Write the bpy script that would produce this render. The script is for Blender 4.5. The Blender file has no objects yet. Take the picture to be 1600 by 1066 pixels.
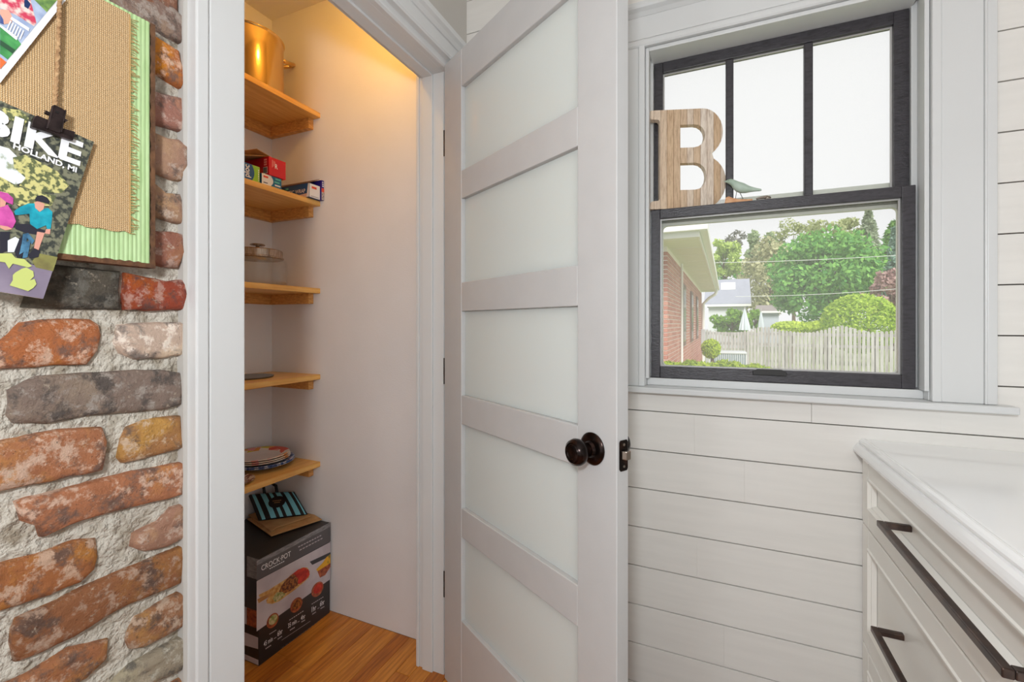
import bpy, math, random
import numpy as np
from mathutils import Vector, noise as mnoise
C = bpy.context.scene
COL = C.collection
rnd = random.Random(7)
R = math.radians

# ------------------------------------------------------------------ camera, sky, lights, exposure
CAM_H = 1.19
FPX, HOR = 708.0, 506.0                      # focal length and horizon of the 1600x1066 frame
TH = math.atan(310 / 708.0)
ct, st = math.cos(TH), math.sin(TH)
cd = bpy.data.cameras.new('camera')
cd.sensor_fit = 'HORIZONTAL'; cd.sensor_width = 36.0
cd.lens = 36.0 * FPX / 1600.0
cd.shift_y = -(533.0 - HOR) / 1600.0
cd.clip_start = 0.02; cd.clip_end = 400
cam = bpy.data.objects.new('camera', cd); COL.objects.link(cam)
cam.location = (0, 0, CAM_H); cam.rotation_euler = (R(90), 0, TH)
C.camera = cam

w = bpy.data.worlds.new('sky'); C.world = w; w.use_nodes = True
w.node_tree.nodes['Background'].inputs[0].default_value = (0.98, 0.995, 1.0, 1)
w.node_tree.nodes['Background'].inputs[1].default_value = 1.02

def lamp(kind, name, loc, rot, energy, color=(1, 1, 1), **kw):
    d = bpy.data.lights.new(name, kind); d.energy = energy; d.color = color
    for k, v in kw.items(): setattr(d, k, v)
    o = bpy.data.objects.new(name, d); COL.objects.link(o); o.location = loc; o.rotation_euler = rot
    return o
lamp('SUN', 'sun', (0, 0, 10), (R(42), R(22), 0), 4.2, (1, 0.97, 0.92), angle=R(25))
lamp('AREA', 'ceiling_fill', (0.75, -0.75, 2.5), (0, 0, 0), 1.5, (0.97, 0.98, 1.0), shape='RECTANGLE', size=1.8, size_y=2.2)  # added overhead fill for the room, no fixture behind it
lamp('AREA', 'rear_fill', (0.35, -2.4, 1.1), (R(90), 0, 0), 9, (0.90, 0.96, 1.0), shape='RECTANGLE', size=2.2, size_y=2.0)  # added fill behind the camera, there is no window in that wall
lamp('AREA', 'side_fill', (2.2, -1.4, 1.15), (R(90), 0, R(90)), 6, (0.90, 0.96, 1.0), shape='RECTANGLE', size=2.0, size_y=1.8)  # added fill from the right for the brick wall and pantry, no window
lamp('AREA', 'left_fill', (-0.78, -1.15, 1.15), (R(90), 0, R(-90)), 11, (0.92, 0.97, 1.0), shape='RECTANGLE', size=1.0, size_y=1.6)  # added fill from the left to lift the drawer fronts, no window
lamp('POINT', 'flash_fill', (0.0, -0.32, 1.46), (0, 0, 0), 43, (0.92, 0.965, 1.0), shadow_soft_size=0.06)  # added flash-like light: throws the header shadow and evens out the room
lamp('POINT', 'pantry_bulb', (-1.08, 1.10, 2.34), (0, 0, 0), 4.3, (1, 0.52, 0.11), shadow_soft_size=0.02)

C.view_settings.view_transform = 'Standard'
try: C.view_settings.look = 'None'
except Exception: pass
C.view_settings.exposure = 0.0; C.view_settings.gamma = 1.0; C.view_settings.use_curve_mapping = False
C.cycles.use_denoising = True
C.cycles.max_bounces = 10; C.cycles.diffuse_bounces = 5; C.cycles.transparent_max_bounces = 12
C.cycles.sample_clamp_indirect = 4.0

# ------------------------------------------------------------------ pixel -> real point on a known plane
def ray(px, py):
    a = (px - 800) / FPX
    return np.array([-st + a * ct, ct + a * st, -(py - HOR) / FPX])
O0 = np.array([0, 0, CAM_H])
def onX(p, X): r = ray(*p); return O0 + r * (X / r[0])
def onY(p, Y): r = ray(*p); return O0 + r * (Y / r[1])
def onZ(p, Z): r = ray(*p); return O0 + r * ((Z - CAM_H) / r[2])
def far(px, t, z=0.0):
    r = ray(px, HOR) * t; return np.array([r[0], r[1], z])
def zat(py, t): return CAM_H - (py - HOR) / FPX * t

# ------------------------------------------------------------------ materials
def s2l(c):
    return tuple(((x / 255) / 12.92 if x / 255 <= 0.04045 else ((x / 255 + 0.055) / 1.055) ** 2.4) for x in c)
MATS = {}
def mat(name, rgb, rough=0.5, metal=0.0, var=0.0, vscale=8.0, vstretch=(1, 1, 1), bump=0.0, bscale=60.0, rgb2=None,
        coat=0.0, spec=0.5, bdist=0.004, emit=None, island=0.0, lo=0.35, hi=0.65, detail=4.0, coatr=0.05):
    if name in MATS: return MATS[name]
    m = bpy.data.materials.new(name); m.use_nodes = True
    nt = m.node_tree; N = nt.nodes; L = nt.links
    b = N['Principled BSDF']
    col = s2l(rgb) + (1,)
    b.inputs['Base Color'].default_value = col
    b.inputs['Roughness'].default_value = rough
    b.inputs['Metallic'].default_value = metal
    b.inputs['Specular IOR Level'].default_value = spec
    b.inputs['Coat Weight'].default_value = coat
    b.inputs['Coat Roughness'].default_value = coatr
    if var or rgb2 or bump:
        tc = N.new('ShaderNodeTexCoord'); mp = N.new('ShaderNodeMapping')
        mp.inputs['Scale'].default_value = vstretch
        L.new(tc.outputs['Object'], mp.inputs['Vector'])
    if var or rgb2:
        n = N.new('ShaderNodeTexNoise'); n.inputs['Scale'].default_value = vscale; n.inputs['Detail'].default_value = detail
        L.new(mp.outputs[0], n.inputs['Vector'])
        r = N.new('ShaderNodeValToRGB')
        r.color_ramp.elements[0].position = lo; r.color_ramp.elements[1].position = hi
        if rgb2: c2 = s2l(rgb2) + (1,)
        else: c2 = tuple(max(0, x * (1 - var)) for x in col[:3]) + (1,)
        r.color_ramp.elements[0].color = c2; r.color_ramp.elements[1].color = col
        L.new(n.outputs['Fac'], r.inputs[0]); L.new(r.outputs[0], b.inputs['Base Color'])
    if island:
        g = N.new('ShaderNodeNewGeometry'); mx = N.new('ShaderNodeMix'); mx.data_type = 'RGBA'
        c2 = s2l(rgb2) if rgb2 else tuple(x * (1 - island) for x in col[:3])
        mx.inputs['A'].default_value = col; mx.inputs['B'].default_value = tuple(c2[:3]) + (1,)
        L.new(g.outputs['Random Per Island'], mx.inputs['Factor']); L.new(mx.outputs['Result'], b.inputs['Base Color'])
    if bump:
        n2 = N.new('ShaderNodeTexNoise'); n2.inputs['Scale'].default_value = bscale; n2.inputs['Detail'].default_value = 5
        L.new(mp.outputs[0], n2.inputs['Vector'])
        bp = N.new('ShaderNodeBump'); bp.inputs['Strength'].default_value = min(1, bump); bp.inputs['Distance'].default_value = bdist
        L.new(n2.outputs['Fac'], bp.inputs['Height']); L.new(bp.outputs[0], b.inputs['Normal'])
    if emit:
        b.inputs['Emission Color'].default_value = col; b.inputs['Emission Strength'].default_value = emit
    MATS[name] = m
    return m

trimw = mat('trim_paint', (217, 218, 218), 0.34, var=0.02, vscale=5)
doorw = mat('door_paint', (199, 199, 199), 0.36, var=0.03, vscale=14, bump=0.05, bscale=200)
shipw = mat('shiplap_paint', (232, 229, 224), 0.5, var=0.04, vscale=9, vstretch=(0.6, 1, 6), bump=0.06, bscale=120)
plaster = mat('pantry_plaster', (240, 238, 238), 0.85, var=0.05, vscale=3, bump=0.12, bscale=170)
wallgrey = mat('grey_wall_paint', (196, 192, 186), 0.8, var=0.03, vscale=6)
ceilw = mat('ceiling_paint', (236, 234, 230), 0.9)
cabw = mat('cabinet_paint', (244, 241, 234), 0.33, var=0.02, vscale=6)
topw = mat('worktop_white', (248, 248, 248), 0.16, var=0.03, vscale=3, coat=0.3)
shelfwood = mat('shelf_wood', (240, 190, 108), 0.38, rgb2=(222, 164, 82), vscale=7, vstretch=(14, 1.0, 14), bump=0.05, bscale=60)
cleatwood = mat('cleat_wood', (228, 172, 100), 0.5, rgb2=(196, 138, 70), vscale=9, vstretch=(6, 6, 22))
sashpaint = mat('dark_sash_stain', (36, 33, 36), 0.36, rgb2=(60, 57, 62), vscale=22, vstretch=(2, 6, 6), bump=0.25, bscale=55, lo=0.45, hi=0.8)
bronze = mat('dark_bronze', (74, 48, 38), 0.22, metal=0.85, rgb2=(34, 27, 25), vscale=40, lo=0.45, hi=0.75)
pullm = mat('bronze_pull', (70, 60, 57), 0.3, metal=0.75, rgb2=(92, 74, 66), vscale=50)
steel = mat('nickel_steel', (150, 140, 130), 0.3, metal=1.0)
gasket = mat('glazing_bead', (188, 186, 184), 0.4, metal=0.2)
stormw = mat('storm_frame_white', (214, 218, 206), 0.4)
rust = mat('rusty_edge', (112, 76, 48), 0.8, rgb2=(84, 56, 38), vscale=60, bump=0.6, bscale=150)
greenp = mat('green_paint', (186, 214, 158), 0.45, rgb2=(168, 198, 138), vscale=14, vstretch=(1, 6, 1))
twinem = mat('jute_twine', (196, 160, 118), 0.9, rgb2=(150, 112, 76), vscale=120, bump=0.6, bscale=300)
black_m = mat('black_paint', (34, 32, 31), 0.5)
white_p = mat('print_white', (236, 236, 238), 0.4)

def brick_mat():
    m = bpy.data.materials.new('brick_clay'); m.use_nodes = True
    nt = m.node_tree; N = nt.nodes; L = nt.links; b = N['Principled BSDF']
    oi = N.new('ShaderNodeObjectInfo'); tc = N.new('ShaderNodeTexCoord'); ad = N.new('ShaderNodeVectorMath'); ad.operation = 'ADD'
    sc = N.new('ShaderNodeMath'); sc.operation = 'MULTIPLY'; sc.inputs[1].default_value = 37.0
    L.new(oi.outputs['Random'], sc.inputs[0]); L.new(tc.outputs['Object'], ad.inputs[0]); L.new(sc.outputs[0], ad.inputs[1])
    def nz(scale, det, rough=0.6):
        n = N.new('ShaderNodeTexNoise'); n.inputs['Scale'].default_value = scale; n.inputs['Detail'].default_value = det
        n.inputs['Roughness'].default_value = rough
        L.new(ad.outputs[0], n.inputs['Vector']); return n
    def rampf(n, a, c):
        r = N.new('ShaderNodeMapRange'); r.inputs['From Min'].default_value = a; r.inputs['From Max'].default_value = c
        L.new(n.outputs['Fac'], r.inputs['Value']); return r
    def mix(fac, a, bcol, mode='MIX', k=None):
        x = N.new('ShaderNodeMix'); x.data_type = 'RGBA'; x.blend_type = mode
        if k is not None:
            mm = N.new('ShaderNodeMath'); mm.operation = 'MULTIPLY'; mm.inputs[1].default_value = k
            L.new(fac.outputs[0], mm.inputs[0]); fac = mm
        L.new(fac.outputs[0], x.inputs['Factor']); L.new(a, x.inputs['A'])
        if isinstance(bcol, tuple): x.inputs['B'].default_value = s2l(bcol) + (1,)
        else: L.new(bcol, x.inputs['B'])
        return x.outputs['Result']
    hs = N.new('ShaderNodeHueSaturation'); hs.inputs['Value'].default_value = 0.45; hs.inputs['Saturation'].default_value = 0.7
    L.new(oi.outputs['Color'], hs.inputs['Color'])
    hb = N.new('ShaderNodeHueSaturation'); hb.inputs['Value'].default_value = 1.55; hb.inputs['Saturation'].default_value = 0.85
    L.new(oi.outputs['Color'], hb.inputs['Color']); hb.inputs['Hue'].default_value = 0.515; hb.inputs['Saturation'].default_value = 0.62
    hy_ = N.new('ShaderNodeHueSaturation'); hy_.inputs['Hue'].default_value = 0.515; hy_.inputs['Saturation'].default_value = 1.05; hy_.inputs['Value'].default_value = 1.3
    L.new(oi.outputs['Color'], hy_.inputs['Color'])
    c = mix(rampf(nz(11, 5, 0.6), 0.5, 0.6), oi.outputs['Color'], hy_.outputs[0])
    c = mix(rampf(nz(24, 9, 0.7), 0.5, 0.6), c, hs.outputs[0])
    c = mix(rampf(nz(38, 9, 0.72), 0.52, 0.6), c, hb.outputs[0])
    c = mix(rampf(nz(55, 10, 0.8), 0.585, 0.64), c, (214, 198, 176), k=0.6)
    c = mix(rampf(nz(210, 3), 0.64, 0.72), c, (60, 46, 40), k=0.6)
    L.new(c, b.inputs['Base Color']); b.inputs['Roughness'].default_value = 0.6; b.inputs['Specular IOR Level'].default_value = 0.35
    bp = N.new('ShaderNodeBump'); bp.inputs['Strength'].default_value = 1.0; bp.inputs['Distance'].default_value = 0.009
    n = nz(60, 10, 0.7); L.new(n.outputs['Fac'], bp.inputs['Height']); L.new(bp.outputs[0], b.inputs['Normal'])
    return m
brickm = brick_mat()
mortar = mat('mortar', (206, 199, 186), 0.95, rgb2=(160, 148, 130), vscale=40, bump=1.0, bscale=90, detail=10, lo=0.32, hi=0.55, bdist=0.014)

def burlap_mat():
    m = bpy.data.materials.new('burlap_weave'); m.use_nodes = True
    nt = m.node_tree; N = nt.nodes; L = nt.links; b = N['Principled BSDF']
    tc = N.new('ShaderNodeTexCoord')
    outs = []
    for axis in ('Y', 'Z'):
        wv = N.new('ShaderNodeTexWave'); wv.bands_direction = axis; wv.inputs['Scale'].default_value = 130 if axis == 'Y' else 115
        wv.inputs['Distortion'].default_value = 1.2; wv.inputs['Detail'].default_value = 2; wv.inputs['Detail Scale'].default_value = 3
        L.new(tc.outputs['Object'], wv.inputs['Vector']); outs.append(wv)
    mn = N.new('ShaderNodeMath'); mn.operation = 'MULTIPLY'
    L.new(outs[0].outputs['Fac'], mn.inputs[0]); L.new(outs[1].outputs['Fac'], mn.inputs[1])
    r = N.new('ShaderNodeValToRGB'); r.color_ramp.elements[0].position = 0.05; r.color_ramp.elements[1].position = 0.55
    r.color_ramp.elements[0].color = s2l((196, 158, 112)) + (1,); r.color_ramp.elements[1].color = s2l((240, 214, 174)) + (1,)
    L.new(mn.outputs[0], r.inputs[0]); L.new(r.outputs[0], b.inputs['Base Color'])
    b.inputs['Roughness'].default_value = 0.95; b.inputs['Specular IOR Level'].default_value = 0.1
    bp = N.new('ShaderNodeBump'); bp.inputs['Strength'].default_value = 0.8; bp.inputs['Distance'].default_value = 0.002
    L.new(mn.outputs[0], bp.inputs['Height']); L.new(bp.outputs[0], b.inputs['Normal'])
    return m
burlap = burlap_mat()

def glass_mat(name, tint, refl, groughness=0.0, haze=0.0, gscale=0.3):
    m = bpy.data.materials.new(name); m.use_nodes = True
    nt = m.node_tree; N = nt.nodes; L = nt.links
    N.remove(N['Principled BSDF']); out = N['Material Output']
    t = N.new('ShaderNodeBsdfTransparent'); t.inputs[0].default_value = tint + (1,)
    g = N.new('ShaderNodeBsdfGlossy'); g.inputs['Roughness'].default_value = groughness
    lf_ = N.new('ShaderNodeLayerWeight'); lf_.inputs['Blend'].default_value = refl
    lw = N.new('ShaderNodeMath'); lw.operation = 'MULTIPLY_ADD'; lw.inputs[1].default_value = gscale; lw.inputs[2].default_value = 0.015; L.new(lf_.outputs['Facing'], lw.inputs[0])
    mx = N.new('ShaderNodeMixShader'); L.new(lw.outputs[0], mx.inputs[0]); L.new(t.outputs[0], mx.inputs[1]); L.new(g.outputs[0], mx.inputs[2])
    if haze:  # translucent white veil stands in for glare haze on the pane
        td = N.new('ShaderNodeBsdfTranslucent'); td.inputs[0].default_value = (1, 1, 1, 1); m2 = N.new('ShaderNodeMixShader'); m2.inputs[0].default_value = haze
        L.new(mx.outputs[0], m2.inputs[1]); L.new(td.outputs[0], m2.inputs[2]); mx = m2
    L.new(mx.outputs[0], out.inputs[0]); return m
pane = glass_mat('window_glass', (1.0, 0.995, 1.0), 0.04, 0.45, 0.10)
jarglass = glass_mat('jar_glass', (0.97, 0.975, 0.965), 0.25, 0.03, 0.0, 0.36)

def frosted_mat():
    m = bpy.data.materials.new('frosted_glass'); m.use_nodes = True
    nt = m.node_tree; N = nt.nodes; L = nt.links; b = N['Principled BSDF']; out = N['Material Output']
    b.inputs['Base Color'].default_value = s2l((246, 250, 248)) + (1,); b.inputs['Roughness'].default_value = 0.55
    b.inputs['Coat Weight'].default_value = 1.0; b.inputs['Coat Roughness'].default_value = 0.02; b.inputs['Coat IOR'].default_value = 1.5
    t = N.new('ShaderNodeBsdfTranslucent'); t.inputs[0].default_value = (0.97, 1.0, 1.0, 1)
    mx = N.new('ShaderNodeMixShader'); mx.inputs[0].default_value = 0.55
    L.new(b.outputs[0], mx.inputs[1]); L.new(t.outputs[0], mx.inputs[2]); L.new(mx.outputs[0], out.inputs[0])
    return m
frosted = frosted_mat()

# ------------------------------------------------------------------ mesh building
class MB:
    def __init__(s): s.v = []; s.f = []; s.m = []; s.mats = []
    def mi(s, m):
        if m not in s.mats: s.mats.append(m)
        return s.mats.index(m)
    def add(s, vs, fs, m):
        o = len(s.v); i = s.mi(m)
        s.v += [tuple(map(float, q)) for q in vs]
        for f in fs: s.f.append(tuple(o + k for k in f)); s.m.append(i)
        return s
    def box(s, x0, x1, y0, y1, z0, z1, m):
        return s.add([(x0, y0, z0), (x1, y0, z0), (x1, y1, z0), (x0, y1, z0), (x0, y0, z1), (x1, y0, z1), (x1, y1, z1), (x0, y1, z1)],
                     [(0, 3, 2, 1), (4, 5, 6, 7), (0, 1, 5, 4), (1, 2, 6, 5), (2, 3, 7, 6), (3, 0, 4, 7)], m)
    def slab(s, poly, off, m, m_side=None):
        """closed solid: polygon of 3-D points, extruded by vector off"""
        n = len(poly); a = [np.array(p) for p in poly]; b = [p + np.array(off) for p in a]
        s.add(a + b, [tuple(range(n - 1, -1, -1))], m)
        o = len(s.v) - 2 * n; i = s.mi(m); j = s.mi(m_side or m)
        s.f.append(tuple(o + n + k for k in range(n))); s.m.append(i)
        for k in range(n):
            q = (k + 1) % n; s.f.append((o + k, o + q, o + n + q, o + n + k)); s.m.append(j)
        return s
    def face(s, poly, m): return s.add(poly, [tuple(range(len(poly)))], m)
    def extrude_profile(s, prof, fn, a0, a1, m):
        """prof: list of 2-D points; fn(p,a)->3-D"""
        n = len(prof)
        vs = [fn(p, a0) for p in prof] + [fn(p, a1) for p in prof]
        fs = [(k, (k + 1) % n, n + (k + 1) % n, n + k) for k in range(n)] + [tuple(range(n - 1, -1, -1)), tuple(range(n, 2 * n))]
        return s.add(vs, fs, m)
    def tube(s, pts, r, m, n=8, close=False):
        pts = [np.array(p, float) for p in pts]; K = len(pts)
        rr = r if isinstance(r, (list, tuple)) else [r] * K
        vs = []; up0 = None
        for k in range(K):
            a = pts[(k - 1) % K] if (close or k > 0) else pts[k]; b = pts[(k + 1) % K] if (close or k < K - 1) else pts[k]
            t = b - a; t /= max(1e-9, np.linalg.norm(t))
            if up0 is None: up0 = np.array([0, 0, 1.0]) if abs(t[2]) < 0.9 else np.array([1.0, 0, 0])
            u = np.cross(t, up0); u /= max(1e-9, np.linalg.norm(u)); vv = np.cross(u, t); up0 = vv
            for q in range(n):
                ang = 2 * math.pi * q / n; vs.append(pts[k] + rr[k] * (math.cos(ang) * u + math.sin(ang) * vv))
        fs = []
        for k in range(K if close else K - 1):
            for q in range(n):
                fs.append((k * n + q, k * n + (q + 1) % n, ((k + 1) % K) * n + (q + 1) % n, ((k + 1) % K) * n + q))
        if not close: fs += [tuple(range(n - 1, -1, -1)), tuple((K - 1) * n + q for q in range(n))]
        return s.add(vs, fs, m)
    def lathe(s, prof, c, m, n=32, ax=None):
        """prof: (radius, height) list; ax: (u,v,w) frame, w the axis"""
        u, v, ww = ax or (np.array([1, 0, 0.]), np.array([0, 1, 0.]), np.array([0, 0, 1.]))
        c = np.array(c, float); vs = []
        for r, h in prof:
            for q in range(n):
                a = 2 * math.pi * q / n; vs.append(c + u * r * math.cos(a) + v * r * math.sin(a) + ww * h)
        fs = []
        for k in range(len(prof) - 1):
            for q in range(n): fs.append((k * n + q, k * n + (q + 1) % n, (k + 1) * n + (q + 1) % n, (k + 1) * n + q))
        fs.append(tuple(range(n - 1, -1, -1))); fs.append(tuple((len(prof) - 1) * n + q for q in range(n)))
        return s.add(vs, fs, m)
    def text(s, body, o, U, V, m, off=(0, 0, 0), bold=0.0):
        """lettering whose width spans U and capital height spans V, starting at o"""
        cu = bpy.data.curves.new('t', 'FONT'); cu.body = body; cu.size = 1; cu.offset = bold; cu.resolution_u = 3
        ob = bpy.data.objects.new('t', cu); me = bpy.data.meshes.new_from_object(ob)
        co = np.array([q.co[:] for q in me.vertices])
        if len(co):
            x0, x1 = co[:, 0].min(), co[:, 0].max(); h = 0.69
            o = np.array(o, float); U = np.array(U, float); V = np.array(V, float)
            vs = [o + U * ((q[0] - x0) / (x1 - x0)) + V * (q[1] / h) + np.array(off) for q in co]
            s.add(vs, [tuple(p.vertices) for p in me.polygons], m)
        bpy.data.objects.remove(ob); bpy.data.curves.remove(cu); bpy.data.meshes.remove(me)
        return s
    def build(s, name, parent=None, bevel=0.0, smooth=False, seg=2, origin=None, auto=False):
        v = np.array(s.v)
        if parent is not None: org = np.array(parent['_o'])
        else:
            org = np.array(origin) if origin is not None else np.array([(v[:, 0].min() + v[:, 0].max()) / 2, (v[:, 1].min() + v[:, 1].max()) / 2, v[:, 2].min()])
        me = bpy.data.meshes.new(name)
        me.from_pydata([tuple(q) for q in (v - org)], [], s.f)
        for m in s.mats: me.materials.append(m)
        me.polygons.foreach_set('material_index', s.m)
        if smooth: me.polygons.foreach_set('use_smooth', [True] * len(s.f))
        me.update()
        o = bpy.data.objects.new(name, me); COL.objects.link(o)
        if parent is not None: o.parent = parent
        else: o.location = org
        o['_o'] = [float(q) for q in org]
        if bevel:
            b = o.modifiers.new('bevel', 'BEVEL'); b.width = bevel; b.segments = seg; b.limit_method = 'ANGLE'; b.angle_limit = R(35)
        if auto:
            try: me.set_sharp_from_angle(angle=R(38))
            except Exception: pass
        return o
def empty(name, loc):
    o = bpy.data.objects.new(name, None); COL.objects.link(o); o.location = loc; o.empty_display_size = 0.05
    o['_o'] = [float(q) for q in loc]; return o
def tag(o, label=None, cat=None, group=None, kind=None):
    if label: o['label'] = label
    if cat: o['category'] = cat
    if group: o['group'] = group
    if kind: o['kind'] = kind
    return o
def struct(o, label=None): return tag(o, label, None, None, 'structure')
def bx(name, dims, m, parent=None, bevel=0.0): return MB().box(*dims, m).build(name, parent, bevel)

# ------------------------------------------------------------------ ROOM SHELL
XL, YW = -0.827, 1.47          # left wall face, window wall face
XR, YF, ZC = 2.3, -2.5, 2.54   # right wall, wall behind the camera, ceiling
PB, PR, PL, PF = -1.789, 1.42, 0.42, -0.925   # pantry: back wall, right wall, left wall, inside of door wall
struct(bx('ceiling', (PB - .1, XR + .1, YF - .1, 1.62, ZC, ZC + .1), ceilw), 'white ceiling over the room and the pantry')
struct(bx('wall_right', (XR, XR + .1, YF, 1.62, 0, ZC), wallgrey), 'plain painted wall to the right')
struct(bx('wall_front', (XL, XR, YF - .1, YF, 0, ZC), wallgrey), 'plain painted wall facing the window')
struct(bx('wall_pantry_back', (PB - .1, PB, PL - .1, PR + .05, 0, ZC), plaster), 'white plaster wall behind the pantry shelves')
struct(bx('wall_pantry_right', (PB, PF, PR, PR + .045, 0, ZC), plaster), 'white plaster side wall of the pantry, scuffed along the floor')
struct(bx('wall_pantry_left', (PB, PF, PL - .1, PL, 0, ZC), plaster), 'white plaster side wall of the pantry behind the casing')
fl = struct(bx('floor', (PB - .1, XR, YF, 1.62, -0.05, -0.004), mat('subfloor', (120, 74, 36), 0.5)), 'honey oak strip floor')
oaks = [mat('oak_a', (208, 130, 46), 0.34, rgb2=(172, 100, 30), vscale=8, vstretch=(16, 1, 1), bump=0.08, bscale=90),
        mat('oak_b', (192, 114, 36), 0.34, rgb2=(152, 84, 24), vscale=8, vstretch=(18, 1.2, 1), bump=0.08, bscale=90),
        mat('oak_c', (220, 146, 56), 0.34, rgb2=(186, 114, 38), vscale=7, vstretch=(15, 1, 1), bump=0.08, bscale=90)]
x = PB + 0.004; k = 0
while x < -0.42:                                   # strip boards in the pantry and the doorway
    x1 = x + 0.057; y = PL + (0.0 if x < PF - .06 else -0.6) - (k * 0.37 % 0.5) * 0.4
    if x < PF - .06: y = max(y, PL + .001)
    y1lim = PR - .001 if x < PF - .06 else 1.466
    cuts = [y]
    while cuts[-1] < y1lim - .25: cuts.append(min(y1lim, cuts[-1] + rnd.uniform(.45, .95)))
    if cuts[-1] < y1lim: cuts.append(y1lim)
    for a, b in zip(cuts, cuts[1:]):
        bx('floor_board', (x + .0006, x1 - .0006, a + .0006, b - .0006, -0.004, 0.0), rnd.choice(oaks), fl, 0.0008)
    x = x1; k += 1

# left wall round the pantry door
ow = MB()
ow.box(PF, XL, 1.325, 1.62, 0, ZC, wallgrey); ow.box(PF, XL, 0.56, 1.325, 2.06, ZC, wallgrey)
ow.box(PF, XL, 0.485, 0.56, 0, ZC, wallgrey)
struct(ow.build('wall_pantry_door'), 'greige painted wall around the pantry door')

# brick wall: lumpy mortar bed with every brick a child
XB = -0.832
mb = MB(); NY, NZ = 90, 260; y0, y1, z0, z1 = -0.25, 0.4915, 0.0, 2.54
vs = []
for j in range(NZ + 1):
    for i in range(NY + 1):
        Y = y0 + (y1 - y0) * i / NY; Z = z0 + (z1 - z0) * j / NZ
        d = mnoise.noise(Vector((Y * 22, Z * 22, 3.1))) * 0.0045 + mnoise.noise(Vector((Y * 70, Z * 70, 9.0))) * 0.003
        vs.append((XB - 0.010 + d, Y, Z))
fs = [(j * (NY + 1) + i, j * (NY + 1) + i + 1, (j + 1) * (NY + 1) + i + 1, (j + 1) * (NY + 1) + i) for j in range(NZ) for i in range(NY)]
mb.add(vs, fs, mortar); mb.box(-0.95, XB - 0.016, y0, y1 - .006, z0, z1, mortar)
wl = struct(mb.build('wall_left', smooth=True), 'old brick wall with rough grey mortar beside the pantry door')

def brick(poly, rgb, proud=0.0, seed=0):
    rg = random.Random(seed * 13 + 5)
    P = [onX(p, XB)[1:] for p in poly]
    # resample to an uneven outline
    out = []
    n = len(P)
    for k in range(n):
        a, b = P[k], P[(k + 1) % n]
        L = np.hypot(*(b - a)); q = max(1, int(L / 0.016))
        for j in range(q):
            p = a + (b - a) * j / q
            if j: p = p + np.array([rg.uniform(-1, 1), rg.uniform(-1, 1)]) * 0.0016
            out.append(p)
    n = len(out); c = sum(out) / n
    def ring(ins, X, jit):
        r = []
        for p in out:
            d = p - c; L = np.hypot(*d); q = c + d * max(0, (L - ins) / L)
            nz = mnoise.noise(Vector((q[0] * 30 + seed, q[1] * 30, seed * 1.7))) * jit
            r.append((X + nz, q[0], q[1]))
        return r
    X = XB + proud
    rings = [ring(-0.001, XB - 0.016, 0), ring(0.0, X - 0.004, 0.002), ring(0.0035, X + 0.001, 0.003), ring(0.011, X + 0.003, 0.004), ring(0.022, X + 0.0035, 0.005)]
    vs = [q for r in rings for q in r] + [(X + 0.003, c[0], c[1])]
    fs = [(k * n + i, k * n + (i + 1) % n, (k + 1) * n + (i + 1) % n, (k + 1) * n + i) for k in range(len(rings) - 1) for i in range(n)]
    fs += [(4 * n + i, 4 * n + (i + 1) % n, 5 * n) for i in range(n)]
    m = MB(); m.add(vs, fs, brickm)
    o = m.build('brick', wl, smooth=True)
    g_ = sum(rgb) / 3; o.color = s2l([min(255, (v * .93 + g_ * .07) * 1.04 + 2) for v in rgb]) + (1,)
    return o
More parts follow.
